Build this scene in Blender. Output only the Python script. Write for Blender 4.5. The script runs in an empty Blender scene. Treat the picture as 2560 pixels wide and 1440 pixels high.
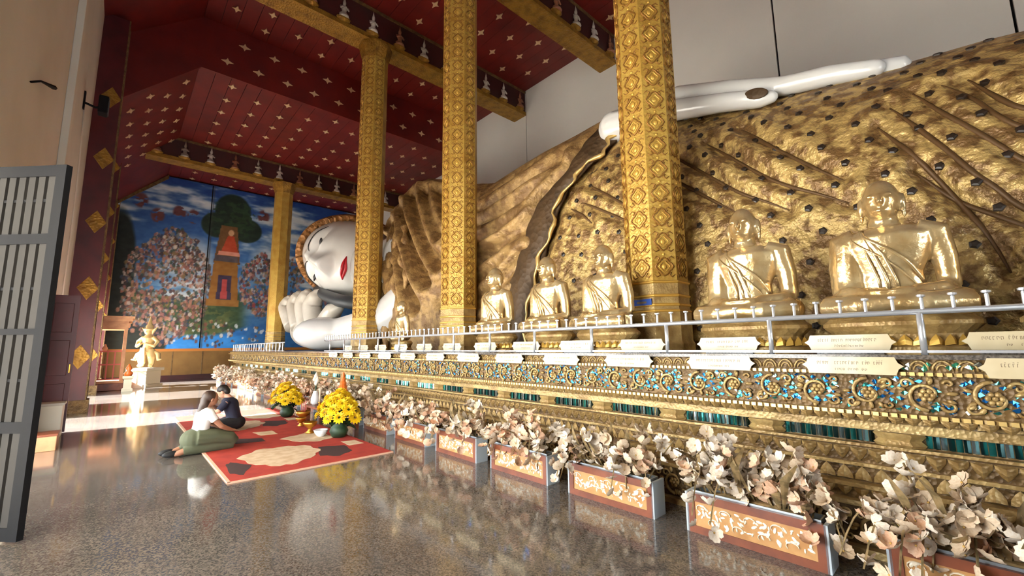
import bpy, bmesh, math, random
import numpy as np
from mathutils import Vector, Matrix
random.seed(7)
S = bpy.context.scene
COL = S.collection
PI = math.pi

# ------------------------------------------------------------------ camera
cam_d = bpy.data.cameras.new('camera'); cam = bpy.data.objects.new('camera', cam_d); COL.objects.link(cam)
cam_d.sensor_width = 36.0; cam_d.lens = 36.0 * 1062.3 / 2560.0; cam_d.clip_start = .05; cam_d.clip_end = 300
def cam_axes(yaw, pitch, roll):
    f = Vector((-math.cos(yaw)*math.cos(pitch), math.sin(yaw)*math.cos(pitch), math.sin(pitch)))
    r = f.cross(Vector((0, 0, 1))).normalized(); u = r.cross(f)
    c, s = math.cos(roll), math.sin(roll)
    return c*r + s*u, -s*r + c*u, f
r_, u_, f_ = cam_axes(math.radians(42.677), math.radians(7.74), math.radians(-.6826))
cam.matrix_world = Matrix(((r_.x, u_.x, -f_.x, 0), (r_.y, u_.y, -f_.y, 0), (r_.z, u_.z, -f_.z, 1.5), (0, 0, 0, 1)))
S.camera = cam

# ------------------------------------------------------------------ sky, sun, exposure
w = bpy.data.worlds.new('sky'); S.world = w; w.use_nodes = True
wn = w.node_tree.nodes; bgn = wn['Background']
bgn.inputs['Color'].default_value = (.84, .93, 1.0, 1); bgn.inputs['Strength'].default_value = 2.6
sun_d = bpy.data.lights.new('sun', 'SUN'); sun = bpy.data.objects.new('sun', sun_d); COL.objects.link(sun)
sun_d.energy = 13; sun_d.angle = math.radians(.8); sun_d.color = (1, .97, .92)
sun.rotation_euler = Vector((.16, .98, -.60)).to_track_quat('-Z', 'Y').to_euler(); sun.location = (-5, -12, 10)
vs = S.view_settings
vs.view_transform = 'Standard'; vs.look = 'None'; vs.gamma = 1; vs.use_curve_mapping = False
vs.exposure = 2.7
S.cycles.max_bounces = 6; S.cycles.diffuse_bounces = 4; S.cycles.glossy_bounces = 3
S.cycles.sample_clamp_indirect = 6; S.cycles.caustics_reflective = False; S.cycles.caustics_refractive = False
S.cycles.use_denoising = True; S.cycles.adaptive_threshold = .05
DOORS = [(-9.8, -5.4, 3.3), (-14.1, -11.7, 2.6), (-20.3, -17.2, 3.2), (-26.3, -22.6, 3.2), (-5.2, -1.4, 4.9)]

# ------------------------------------------------------------------ helpers
class MB:
    def __init__(s): s.v = []; s.f = []; s.m = []; s.cur = 0
    def add(s, vs, fs):
        o = len(s.v); s.v += [tuple(p) for p in vs]; s.f += [tuple(i+o for i in f) for f in fs]; s.m += [s.cur]*len(fs); return s
    def box(s, x0, x1, y0, y1, z0, z1):
        return s.add([(x0,y0,z0),(x1,y0,z0),(x1,y1,z0),(x0,y1,z0),(x0,y0,z1),(x1,y0,z1),(x1,y1,z1),(x0,y1,z1)],
                     [(0,3,2,1),(4,5,6,7),(0,1,5,4),(1,2,6,5),(2,3,7,6),(3,0,4,7)])
    def prism(s, poly, ax, a0, a1):
        # poly: 2-D points of the two other axes, extruded along axis ax
        n = len(poly)
        def P(p, a): return [(a, p[0], p[1]), (p[0], a, p[1]), (p[0], p[1], a)][ax]
        return s.add([P(p, a0) for p in poly] + [P(p, a1) for p in poly],
                     [tuple(range(n))[::-1], tuple(range(n, 2*n))] + [(i, (i+1) % n, n+(i+1) % n, n+i) for i in range(n)])
    def tube(s, path, rad, n=8, closed=False, flat=1.0):
        P = [Vector(p) for p in path]; k = len(P)
        R = rad if isinstance(rad, (list, tuple)) else [rad]*k
        vs, fs = [], []; prev = None
        for i, p in enumerate(P):
            t = (P[(i+1) % k]-P[i-1]) if closed else (P[min(i+1, k-1)]-P[max(i-1, 0)])
            t.normalize()
            if prev is None:
                a = t.cross(Vector((0, 0, 1)));
                if a.length < .05: a = t.cross(Vector((0, 1, 0)))
            else: a = prev - t*prev.dot(t)
            a.normalize(); prev = a; b = t.cross(a)
            for j in range(n):
                q = 2*PI*j/n; vs.append(p + a*math.cos(q)*R[i] + b*math.sin(q)*R[i]*flat)
        for i in range(k if closed else k-1):
            for j in range(n):
                i2 = (i+1) % k
                fs.append((i*n+j, i*n+(j+1) % n, i2*n+(j+1) % n, i2*n+j))
        if not closed: fs += [tuple(range(n))[::-1], tuple(range((k-1)*n, k*n))]
        return s.add(vs, fs)
    def limb(s, pts, n=12, k=6):
        # smooth limb through (x, y, z, radius) stations
        P = [Vector(p[:3]) for p in pts]; R = [p[3] for p in pts]; path, rad = [], []
        for i in range(len(P)-1):
            a, b, c, d = P[max(i-1, 0)], P[i], P[i+1], P[min(i+2, len(P)-1)]
            for j in range(k):
                t = j/k; path.append(.5*((2*b)+(c-a)*t+(2*a-5*b+4*c-d)*t*t+(3*b-a-3*c+d)*t**3)); u = t*t*(3-2*t); rad.append(R[i]*(1-u)+R[i+1]*u)
        path.append(P[-1]); rad.append(R[-1]); return s.tube(path, rad, n)
    def lathe(s, prof, c=(0, 0, 0), n=20, sx=1, sy=1, rot=0):
        vs, fs = [], []
        for r, z in prof:
            for j in range(n):
                q = 2*PI*j/n+rot; vs.append((c[0]+r*sx*math.cos(q), c[1]+r*sy*math.sin(q), c[2]+z))
        k = len(prof)
        for i in range(k-1):
            for j in range(n): fs.append((i*n+j, i*n+(j+1) % n, (i+1)*n+(j+1) % n, (i+1)*n+j))
        fs += [tuple(range(n))[::-1], tuple(range((k-1)*n, k*n))]
        return s.add(vs, fs)
    def ell(s, c, r, nu=14, nv=9, rot=None):
        vs, fs = [], []
        for i in range(nv+1):
            ph = PI*i/nv
            for j in range(nu):
                q = 2*PI*j/nu; p = Vector((r[0]*math.sin(ph)*math.cos(q), r[1]*math.sin(ph)*math.sin(q), r[2]*math.cos(ph)))
                if rot is not None: p = rot @ p
                vs.append((c[0]+p.x, c[1]+p.y, c[2]+p.z))
        for i in range(nv):
            for j in range(nu): fs.append((i*nu+j, (i+1)*nu+j, (i+1)*nu+(j+1) % nu, i*nu+(j+1) % nu))
        return s.add(vs, fs)
    def grid(s, fn, nu, nv):
        vs = [fn(i/(nu-1), j/(nv-1)) for j in range(nv) for i in range(nu)]
        return s.add(vs, [(j*nu+i, j*nu+i+1, (j+1)*nu+i+1, (j+1)*nu+i) for j in range(nv-1) for i in range(nu-1)])
    def tf(s, M):
        s.v = [tuple(M @ Vector(p)) for p in s.v]; return s
    def mesh(s, name, mats, smooth=False, weld=False):
        me = bpy.data.meshes.new(name); me.from_pydata(s.v, [], s.f)
        for m in (mats if isinstance(mats, (list, tuple)) else [mats]): me.materials.append(m)
        if any(s.m): me.polygons.foreach_set('material_index', s.m)
        b = bmesh.new(); b.from_mesh(me)
        if weld: bmesh.ops.remove_doubles(b, verts=b.verts, dist=1e-4)
        bmesh.ops.recalc_face_normals(b, faces=b.faces); b.to_mesh(me); b.free()
        if smooth: me.polygons.foreach_set('use_smooth', [True]*len(me.polygons))
        me.update(); return me
    def build(s, name, mats, parent=None, smooth=False, bevel=0, loc=None):
        return link(name, s.mesh(name, mats, smooth), parent, bevel=bevel, loc=loc)
def link(name, me, parent=None, loc=None, rot=None, scale=None, bevel=0):
    o = bpy.data.objects.new(name, me); COL.objects.link(o)
    if parent: o.parent = parent
    if loc is not None: o.location = loc
    if rot is not None: o.rotation_euler = rot
    if scale is not None: o.scale = scale if hasattr(scale, '__len__') else (scale,)*3
    if bevel:
        b = o.modifiers.new('edge', 'BEVEL'); b.width = bevel; b.segments = 2; b.limit_method = 'ANGLE'
    return o
def tag(o, label, cat, group=None, kind=None):
    o['label'] = label; o['category'] = cat
    if group: o['group'] = group
    if kind: o['kind'] = kind
    return o
def thing(name, label, cat, loc=(0, 0, 0), rz=0, group=None, kind=None):
    o = bpy.data.objects.new(name, None); COL.objects.link(o); o.location = loc; o.rotation_euler = (0, 0, rz); o.empty_display_size = .1
    return tag(o, label, cat, group, kind)
def stuff(o): o['kind'] = 'stuff'; return o
def remeshed(mb, name, mat_, voxel, it=4, fac=.5):
    me = mb.mesh(name+'_raw', mat_)
    o = bpy.data.objects.new('tmp', me); COL.objects.link(o)
    m = o.modifiers.new('r', 'REMESH'); m.mode = 'VOXEL'; m.voxel_size = voxel; m.use_smooth_shade = True
    k = o.modifiers.new('s', 'SMOOTH'); k.iterations = it; k.factor = fac
    dg = bpy.context.evaluated_depsgraph_get()
    out = bpy.data.meshes.new_from_object(o.evaluated_get(dg)); out.name = name
    bpy.data.objects.remove(o); bpy.data.meshes.remove(me)
    if not out.materials: out.materials.append(mat_)
    return out
ORD = ['first', 'second', 'third', 'fourth', 'fifth', 'sixth', 'seventh', 'eighth', 'ninth', 'tenth', 'eleventh', 'twelfth', 'thirteenth',
       'fourteenth', 'fifteenth', 'sixteenth', 'seventeenth', 'eighteenth', 'nineteenth', 'twentieth', 'twenty-first', 'twenty-second', 'twenty-third', 'twenty-fourth', 'twenty-fifth', 'twenty-sixth']

# ------------------------------------------------------------------ materials
def srgb(r, g, b):
    return tuple(((c/255)/12.92 if c/255 <= .04045 else ((c/255+.055)/1.055)**2.4) for c in (r, g, b))+(1,)
def M(name, col, rough=.5, metal=0., var=None, bump=None, spec=.5, coat=0., trans=0.):
    """var=(colour2, scale, detail, lo, hi) noise blend; bump=(kind, scale, strength, distance)"""
    m = bpy.data.materials.new(name); m.use_nodes = True; n = m.node_tree.nodes; l = m.node_tree.links
    p = n['Principled BSDF']; c = srgb(*col)
    p.inputs['Base Color'].default_value = c; p.inputs['Roughness'].default_value = rough; p.inputs['Metallic'].default_value = metal
    p.inputs['Specular IOR Level'].default_value = spec; p.inputs['Coat Weight'].default_value = coat
    if trans: p.inputs['Transmission Weight'].default_value = trans
    tc = None
    if var or bump: tc = n.new('ShaderNodeTexCoord')
    if var:
        t = n.new('ShaderNodeTexNoise'); t.inputs['Scale'].default_value = var[1]; t.inputs['Detail'].default_value = var[2]
        rp = n.new('ShaderNodeMapRange'); rp.inputs['From Min'].default_value = var[3]; rp.inputs['From Max'].default_value = var[4]
        mx = n.new('ShaderNodeMix'); mx.data_type = 'RGBA'; mx.inputs['A'].default_value = c; mx.inputs['B'].default_value = srgb(*var[0])
        l.new(tc.outputs['Object'], t.inputs['Vector']); l.new(t.outputs['Fac'], rp.inputs['Value']); l.new(rp.outputs['Result'], mx.inputs['Factor'])
        l.new(mx.outputs['Result'], p.inputs['Base Color'])
    if bump:
        kind, sc, st, di = bump
        if kind == 'noise':
            t = n.new('ShaderNodeTexNoise'); t.inputs['Scale'].default_value = sc; t.inputs['Detail'].default_value = 4; out = t.outputs['Fac']
        else:
            t = n.new('ShaderNodeTexVoronoi'); t.inputs['Scale'].default_value = sc
            if kind == 'edge': t.feature = 'DISTANCE_TO_EDGE'
            out = t.outputs['Distance']
        l.new(tc.outputs['Object'], t.inputs['Vector'])
        b = n.new('ShaderNodeBump'); b.inputs['Strength'].default_value = st; b.inputs['Distance'].default_value = di
        l.new(out, b.inputs['Height']); l.new(b.outputs['Normal'], p.inputs['Normal'])
    return m
MT = dict(
 white_wall=M('white_plaster', (226, 219, 205), .75, var=((212, 203, 186), .6, 3, .35, .7)),
 back_wall=M('grey_white_panel', (232, 228, 222), .6, var=((222, 218, 212), .35, 3, .35, .7)),
 maroon=M('maroon_paint', (92, 26, 30), .45, var=((70, 20, 25), 2, 4, .4, .7)),
 red_ceil=M('red_lacquer_board', (116, 28, 20), .5, var=((94, 22, 18), 1.3, 4, .35, .7)),
 dark_red=M('dark_red_board', (70, 24, 22), .55, var=((54, 26, 24), 1.5, 4, .35, .7)),
 star=M('star_gilding', (235, 205, 160), .4, .3),
 gold_col=M('column_gilding', (202, 166, 80), .42, .35, var=((178, 134, 54), 3, 5, .35, .7), bump=('voronoi', 26, .3, .02)),
 gold_line=M('column_dark_relief', (150, 104, 42), .45, .35),
 gold_relief=M('column_raised_gilding', (218, 174, 82), .36, .45),
 gold_beam=M('beam_gilding', (172, 128, 48), .45, .45, var=((130, 92, 34), 4, 5, .4, .7), bump=('voronoi', 18, .5, .03)),
 gold_robe=M('robe_gilding', (200, 168, 104), .38, .3, var=((130, 98, 58), 6.5, 4, .44, .56), bump=('noise', 11, .9, .06)),
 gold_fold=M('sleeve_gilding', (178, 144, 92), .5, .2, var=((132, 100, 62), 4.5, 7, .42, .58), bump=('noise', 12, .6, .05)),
 shade_brown=M('shade_brown_gilding', (92, 70, 46), .6, .15, var=((72, 54, 34), 3, 5, .4, .65), bump=('voronoi', 9, .5, .04)),  # brown that paints the robe groove's shade; also colours the nail and picture
 hem=M('pale_gilt_hem', (224, 190, 120), .35, .55),
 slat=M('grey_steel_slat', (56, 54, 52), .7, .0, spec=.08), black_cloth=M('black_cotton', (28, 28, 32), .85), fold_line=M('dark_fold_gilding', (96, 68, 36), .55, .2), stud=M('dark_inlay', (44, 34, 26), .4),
 gold_statue=M('polished_gilding', (222, 198, 152), .2, .62, var=((200, 166, 112), 4, 4, .4, .65), bump=('noise', 22, .35, .015)),
 gold_carve=M('carved_gilding', (194, 164, 106), .42, .25, var=((150, 118, 70), 6, 5, .38, .66), bump=('voronoi', 40, .4, .012)),
 gold_deep=M('carved_gilding_ground', (126, 98, 58), .5, .2, var=((92, 68, 38), 8, 5, .38, .66), bump=('voronoi', 34, .7, .015)),
 gold_cap=M('gilt_hair', (168, 118, 66), .5, .35, var=((140, 94, 48), 3, 4, .4, .65), bump=('voronoi', 5.5, 1.0, .12)),
 lacquer=M('white_lacquer', (232, 232, 230), .22, var=((216, 216, 216), .9, 3, .4, .7), coat=.3),
 shade_white=M('shaded_white_lacquer', (214, 208, 198), .3, var=((190, 182, 170), 1.2, 4, .4, .7)),  # greyer copy of the white lacquer, shade under the head painted in
 black=M('black_paint', (26, 26, 28), .4), red=M('red_lip_paint', (186, 30, 40), .35),
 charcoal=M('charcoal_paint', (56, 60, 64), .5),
 granite_top=M('polished_slab', (120, 112, 104), .12, var=((80, 74, 70), 60, 3, .4, .6)),
 steel=M('stainless_steel', (224, 226, 232), .25, .6), iron=M('dark_iron', (30, 30, 32), .7, .0, spec=.08),
 plaque=M('cream_plaque', (218, 202, 166), .3, .0, var=((206, 188, 150), 6, 2, .4, .65), coat=.2),
 ink=M('brown_lettering', (120, 100, 76), .5),
 wood=M('reddish_wood', (132, 70, 44), .4, var=((108, 54, 34), 6, 4, .38, .65)),
 wood_panel=M('orange_wood_panel', (200, 152, 98), .35, var=((180, 128, 76), 8, 4, .38, .65)),
 pearl=M('mother_of_pearl', (250, 238, 214), .18, 0, coat=.6), grey=M('grey_laminate', (184, 194, 202), .4),
 tray=M('zinc_liner', (176, 184, 190), .3, .7), moss=M('dry_stems', (150, 124, 84), .8, var=((112, 94, 60), 20, 3, .4, .6)),
 petal_w=M('white_silk_petal', (238, 226, 210), .7, var=((224, 206, 184), 9, 2, .35, .65)),
 petal_p=M('peach_silk_petal', (228, 190, 160), .7, var=((214, 168, 136), 9, 2, .35, .65)),
 petal_c=M('cream_silk_petal', (222, 202, 176), .7, var=((206, 180, 150), 9, 2, .35, .65)),
 centre=M('flower_centre', (206, 166, 92), .7), leaf=M('green_leaf', (44, 74, 44), .5, var=((30, 52, 34), 9, 3, .4, .6)),
 yellow=M('yellow_petal', (246, 214, 22), .6, var=((234, 186, 20), 12, 3, .4, .6)),
 orange=M('orange_glaze', (206, 104, 36), .4), brass=M('brass', (212, 150, 60), .28, .8), china=M('white_china', (236, 238, 242), .2, coat=.5),
 blue=M('blue_print', (44, 84, 176), .4), skin=M('skin', (176, 124, 98), .55), skin2=M('skin_pale', (196, 146, 120), .55),
 hair=M('dark_hair', (30, 24, 22), .5), hair2=M('brown_hair', (64, 46, 36), .5),
 shirt=M('white_cotton', (238, 236, 232), .8), olive=M('olive_cotton', (84, 88, 66), .85), navy=M('navy_cotton', (34, 36, 56), .85), pale_shirt=M('pale_cotton', (206, 206, 212), .8),
 sole=M('black_rubber', (30, 30, 32), .7),
 rug=M('red_rug', (178, 52, 34), .9, var=((160, 40, 28), 5, 5, .4, .65), bump=('noise', 160, .4, .005)), rug_cream=M('rug_cream', (214, 190, 160), .9, var=((196, 166, 132), 9, 4, .4, .65)),
 rug_dark=M('rug_dark', (58, 32, 30), .9), rug_edge=M('rug_edge', (222, 176, 150), .9),
 pink_rail=M('salmon_red_paint', (206, 92, 82), .45), pale_wood=M('pale_varnished_wood', (214, 160, 116), .45, var=((192, 136, 96), 4, 4, .4, .65)),
 cream_statue=M('cream_gilding', (238, 210, 150), .4, .2), plinth=M('cream_plinth', (206, 196, 170), .5),
 concrete=M('pale_concrete', (200, 194, 184), .85, var=((180, 174, 164), .5, 4, .4, .65)), grey_render=M('grey_render', (150, 148, 146), .8),
 base_wall=M('tan_dado', (150, 112, 58), .5, .2, var=((126, 90, 44), 1.2, 4, .35, .7)), orange_line=M('orange_trim', (196, 120, 46), .5),
 glass_teal=M('teal_mirror', (70, 168, 160), .08, .8), glass_dark=M('dark_mirror', (40, 66, 66), .1, .8), glass_white=M('silver_mirror', (220, 232, 232), .08, .9),
 glass_blue=M('blue_mirror', (36, 124, 210), .07, .8), glass_green=M('green_mirror', (90, 200, 160), .08, .85),
)
def granite():
    m = bpy.data.materials.new('polished_granite'); m.use_nodes = True; n = m.node_tree.nodes; l = m.node_tree.links; p = n['Principled BSDF']
    tc = n.new('ShaderNodeTexCoord'); v = n.new('ShaderNodeTexVoronoi'); v.inputs['Scale'].default_value = 95
    r = n.new('ShaderNodeValToRGB'); e = r.color_ramp.elements
    e[0].position = 0; e[0].color = srgb(94, 89, 85); e[1].position = 1; e[1].color = srgb(130, 121, 113)
    for pos, c in ((.3, (74, 71, 70)), (.5, (106, 99, 94)), (.75, (116, 107, 99))):
        q = e.new(pos); q.color = srgb(*c)
    l.new(tc.outputs['Object'], v.inputs['Vector'])
    sep = n.new('ShaderNodeSeparateColor'); l.new(v.outputs['Color'], sep.inputs['Color']); l.new(sep.outputs['Red'], r.inputs['Fac'])
    ns = n.new('ShaderNodeTexNoise'); ns.inputs['Scale'].default_value = 1.2; ns.inputs['Detail'].default_value = 5
    mr = n.new('ShaderNodeMapRange'); mr.inputs['From Min'].default_value = .3; mr.inputs['From Max'].default_value = .7; mr.inputs['To Min'].default_value = .8; mr.inputs['To Max'].default_value = 1.1
    mx = n.new('ShaderNodeMix'); mx.data_type = 'RGBA'; mx.blend_type = 'MULTIPLY'; mx.inputs['Factor'].default_value = 1
    l.new(tc.outputs['Object'], ns.inputs['Vector']); l.new(ns.outputs['Fac'], mr.inputs['Value'])
    l.new(r.outputs['Color'], mx.inputs['A']); l.new(mr.outputs['Result'], mx.inputs['B']); l.new(mx.outputs['Result'], p.inputs['Base Color'])
    p.inputs['Roughness'].default_value = .08; p.inputs['Specular IOR Level'].default_value = 1.0
    return m
MT['granite'] = granite()
# ------------------------------------------------------------------ the hall
XW, XE, YL, YB = -28.0, 12.0, -1.0, 12.05
ZU, ZL, XR = 12.37, 10.6, -16.2          # upper ceiling, lower ceiling, riser between them
tag(MB().box(XW-.3, XE+.3, YL-.35, YB+.3, -.3, 0).build('floor', MT['granite']), 'polished speckled grey granite floor of the hall', 'floor', kind='structure')
tag(MB().box(-80, 80, -80, YL-.35, -.4, -.12).build('ground_outside', MT['concrete']), 'pale concrete yard seen through the doorways', 'ground', kind='structure')
g = MB()
ds = sorted(DOORS); x = XW-.3
for a, b, h in ds:
    g.box(x, a, YL-.35, YL, 0, 12.5); g.box(a, b, YL-.35, YL, h, 12.5); x = b
g.box(x, XE+.3, YL-.35, YL, 0, 12.5)
wl = tag(g.build('wall_left', MT['white_wall']), 'tall cream plaster wall with doorways on the entrance side', 'wall', kind='structure')
# wall end towards the entrance: a wide open bay
g = MB(); g.box(XE, XE+.3, YL, 0, 0, 12.5); g.box(XE, XE+.3, 3.8, YB, 0, 12.5); g.box(XE, XE+.3, 0, 3.8, 4.2, 12.5)
tag(g.build('wall_right', MT['white_wall']), 'entrance end wall with an open doorway', 'wall', kind='structure')
wb = thing('wall_back', 'pale grey panelled wall behind the reclining statue', 'wall', kind='structure')
sx = [XW, -20, -12.05, -7.35, -2.75, 1.13, 5.5, XE]
MB().box(XW, XE+.3, YB+.1, YB+.3, 0, 12.6).build('backing', MT['iron'], wb)
for a, b in zip(sx[:-1], sx[1:]):
    MB().box(a+.022, b-.022, YB, YB+.1, 0, 12.5).build('wall_panel', MT['back_wall'], wb)
# far gable wall with the painted mural ------------------------------------------------
wf = thing('wall_far', 'gable wall at the far end below the lower red ceiling', 'wall', kind='structure')
MB().box(XW-.3, XW, YL-.35, YB+.3, 0, 12.5).build('wall_body', MT['dark_red'], wf)
MB().box(XW, XW+.1, -.95, YB, 0, .22).build('plinth', MT['dark_red'], wf)
MB().box(XW, XW+.06, -.95, YB, .22, 1.42).build('dado', MT['base_wall'], wf)
for y in np.arange(-.4, 12, 1.25): MB().box(XW+.06, XW+.075, y-.02, y+.02, .22, 1.42).build('dado_joint', MT['gold_deep'], wf)
MB().box(XW, XW+.09, -.95, YB, 1.42, 1.56).build('dado_rail', MT['orange_line'], wf)

def lerp(a, b, t): return a+(b-a)*t
def mural():
    ny, nz = 330, 260
    Y = np.linspace(-.85, 12.0, ny); Z = np.linspace(1.56, 11.0, nz)
    YY, ZZ = np.meshgrid(Y, Z)
    px = 325+57.5*YY - 6*np.clip(YY-5, 0, 9); py = 876-46*(ZZ-1.5)
    rng = np.random.RandomState(4)
    def noise(sc_y, sc_x, seed, octv=4):
        r = np.random.RandomState(seed); out = np.zeros((nz, ny)); amp = 1; tot = 0
        for o in range(octv):
            gy, gx = max(2, int(sc_y*2**o)), max(2, int(sc_x*2**o)); gr = r.rand(gy+2, gx+2)
            a = np.linspace(0, gy, nz); b = np.linspace(0, gx, ny); i = a.astype(int); j = b.astype(int)
            fa = (a-i)[:, None]; fb = (b-j)[None, :]; fa = fa*fa*(3-2*fa); fb = fb*fb*(3-2*fb)
            out += amp*((gr[i][:, j]*(1-fb)+gr[i][:, j+1]*fb)*(1-fa)+(gr[i+1][:, j]*(1-fb)+gr[i+1][:, j+1]*fb)*fa); tot += amp; amp *= .55
        return out/tot
    C = np.zeros((nz, ny, 3))
    def mix(mask, col): 
        m = np.clip(mask, 0, 1)[..., None]; C[:] = C*(1-m)+np.array(col, float)*m
    t = np.clip((py-450)/330, 0, 1)[..., None]
    C[:] = np.array((24, 62, 138))*(1-t)+np.array((84, 138, 190))*t
    cl = noise(14, 5, 1, 5)
    mix((cl-.49)*5*np.clip((py-440)/80, .45, 1), (160, 186, 210)); mix((cl-.57)*7, (214, 222, 228))
    e = lambda cx, cy, rx, ry, k=3: np.clip((1-((px-cx)/rx)**2-((py-cy)/ry)**2)*k, 0, 1)
    mix(e(470, 660, 70, 70, 1.2)*.8, (206, 214, 222)); mix(e(660, 650, 45, 60, 1.2)*.7, (196, 206, 216))
    n2 = noise(40, 40, 2, 3)
    # distant flying figures
    for cx, cy in ((430, 545), (465, 550), (380, 560), (340, 530), (700, 560), (650, 520)): mix(e(cx, cy, 18, 20, 2)*(n2 > .45), (104, 58, 60))
    # ground
    mix(np.clip((py-735-18*np.sin(px/60))/14, 0, 1)*np.clip((640-px)/30, 0, 1), (54, 78, 52)); mix(np.clip((py-760)/20, 0, 1)*(n2 > .5)*np.clip((600-px)/30, 0, 1), (84, 96, 56))
    # river
    mix(np.clip((py-(900-.26*(px-300)))/10, 0, 1), (40, 112, 190)); mix(np.clip((py-838)/8, 0, 1)*np.clip((px-400)/30, 0, 1), (52, 140, 220))
    mix(np.clip((px-600)/40, 0, 1)*np.clip((py-700)/30, 0, 1)*.7, (46, 96, 150))
    # dark trees at the edge
    mix(e(300, 700, 46, 150, 4), (18, 30, 28)); mix(e(385, 850, 48, 60, 4), (22, 36, 30)); mix(e(320, 850, 60, 60, 4)*.9, (26, 36, 32))
    # crowds
    def crowd(x0, x1, y0, y1, n, pal):
        for _ in range(n):
            rr, qq = rng.rand()**.45, rng.uniform(0, 6.283); cx, cy = (x0+x1)/2+(x1-x0)*.56*rr*math.cos(qq), (y0+y1)/2+(y1-y0)*.6*rr*math.sin(qq)+8*math.sin(qq*5); s = rng.uniform(2.5, 6)
            yc = (cx-325)/57.5; i0, i1 = np.searchsorted(Y, [yc-.6, yc+1.6]); j0, j1 = np.searchsorted(Z, [1.5+(876-cy)/46-.3, 1.5+(876-cy)/46+.3])
            if i1 <= i0 or j1 <= j0: continue
            m = np.clip((1-((px[j0:j1, i0:i1]-cx)/(s*.8))**2-((py[j0:j1, i0:i1]-cy)/s)**2)*3, 0, .85)[..., None]
            C[j0:j1, i0:i1] = C[j0:j1, i0:i1]*(1-m)+np.array(pal[rng.randint(len(pal))], float)*m
    pal = [(172, 122, 104), (138, 90, 78), (184, 146, 132), (96, 66, 62), (66, 50, 56), (184, 172, 168), (56, 76, 70), (128, 104, 68), (150, 100, 98), (48, 60, 88), (84, 74, 68), (120, 130, 140)]
    crowd(328, 512, 615, 835, 1700, pal); crowd(320, 420, 770, 830, 200, pal); crowd(395, 480, 600, 660, 320, pal[3:] + [(210, 200, 190)])
    crowd(605, 705, 640, 775, 700, pal + [(70, 80, 120), (150, 60, 60)]); crowd(720, 900, 600, 800, 700, pal)
    crowd(440, 660, 815, 860, 110, [(210, 214, 220), (120, 70, 60), (70, 60, 60), (150, 120, 80)])
    # great tree
    for cx, cy, rx, ry in ((567, 520, 52, 48), (525, 562, 42, 34), (608, 566, 42, 34), (567, 560, 60, 34)): mix(e(cx, cy, rx, ry, 5), (20, 40, 28))
    mix(e(567, 540, 70, 60, 3)*(n2 > .56), (36, 60, 36))
    # tiered throne and enthroned figure
    def trap(cx, y0, y1, w0, w1): 
        tt = (py-y0)/(y1-y0); hw = w0+(w1-w0)*tt; return ((tt > 0) & (tt < 1) & (abs(px-cx) < hw)).astype(float)
    mix(trap(560, 560, 660, 22, 36), (112, 76, 42)); mix(trap(558, 655, 762, 32, 40), (146, 98, 40)); mix(trap(558, 690, 752, 17, 20), (56, 44, 70)); mix(trap(558, 700, 750, 6, 9), (176, 70, 70))
    mix(trap(566, 585, 630, 8, 24), (186, 70, 40)); mix(e(566, 578, 8, 9, 4), (206, 160, 120)); mix(trap(564, 628, 637, 28, 30), (222, 150, 130)); mix(trap(558, 640, 655, 30, 34), (88, 78, 84))
    mix(trap(556, 752, 768, 44, 44), (150, 104, 46))
    mix(np.clip(1-abs(px-512-.0*py)/3, 0, 1)*.6, (60, 54, 50))
    C += (noise(60, 60, 5, 2)-.5)[..., None]*26
    lin = np.clip(C, 0, 255)/255; lin = np.where(lin <= .04045, lin/12.92, ((lin+.055)/1.055)**2.4)
    vs_ = np.stack([np.full(YY.size, XW+.16), YY.ravel(), ZZ.ravel()], 1)
    idx = np.arange(nz*ny).reshape(nz, ny)
    fs = np.stack([idx[:-1, :-1].ravel(), idx[:-1, 1:].ravel(), idx[1:, 1:].ravel(), idx[1:, :-1].ravel()], 1)
    fs = fs[(ZZ < np.minimum(10.5, 9.35+1.02*YY))[:-1, :-1].ravel()]
    me = bpy.data.meshes.new('mural'); me.from_pydata(vs_.tolist(), [], fs.tolist())
    ca = me.color_attributes.new('paint', 'FLOAT_COLOR', 'POINT')
    ca.data.foreach_set('color', np.concatenate([lin.reshape(-1, 3), np.ones((nz*ny, 1))], 1).ravel())
    m = bpy.data.materials.new('mural_paint'); m.use_nodes = True; n = m.node_tree.nodes; l = m.node_tree.links
    a = n.new('ShaderNodeVertexColor'); a.layer_name = 'paint'; l.new(a.outputs['Color'], n['Principled BSDF'].inputs['Base Color']); n['Principled BSDF'].inputs['Roughness'].default_value = .6
    me.materials.append(m)
    mu = thing('mural', 'wall painting of a crowd, river and dark tree against a blue sky', 'painting')
    o = link('painted_panel', me, mu)
    sd = o.modifiers.new('panel', 'SOLIDIFY'); sd.thickness = .04; sd.offset = -1
    return mu
fr = mural()
MB().box(XW+.12, XW+.25, -.98, -.86, 1.5, 8.4).build('upright', MT['gold_deep'], fr)
MB().prism([(-.98, 8.25), (1.25, 10.4), (1.25, 10.6), (-.98, 8.42)], 0, XW+.12, XW+.24).build('raking_strip', MT['gold_deep'], fr)
MB().box(XW+.15, XW+.166, 3.15, 3.2, 1.58, 10.5).build('panel_joint', MT['iron'], fr)

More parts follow.
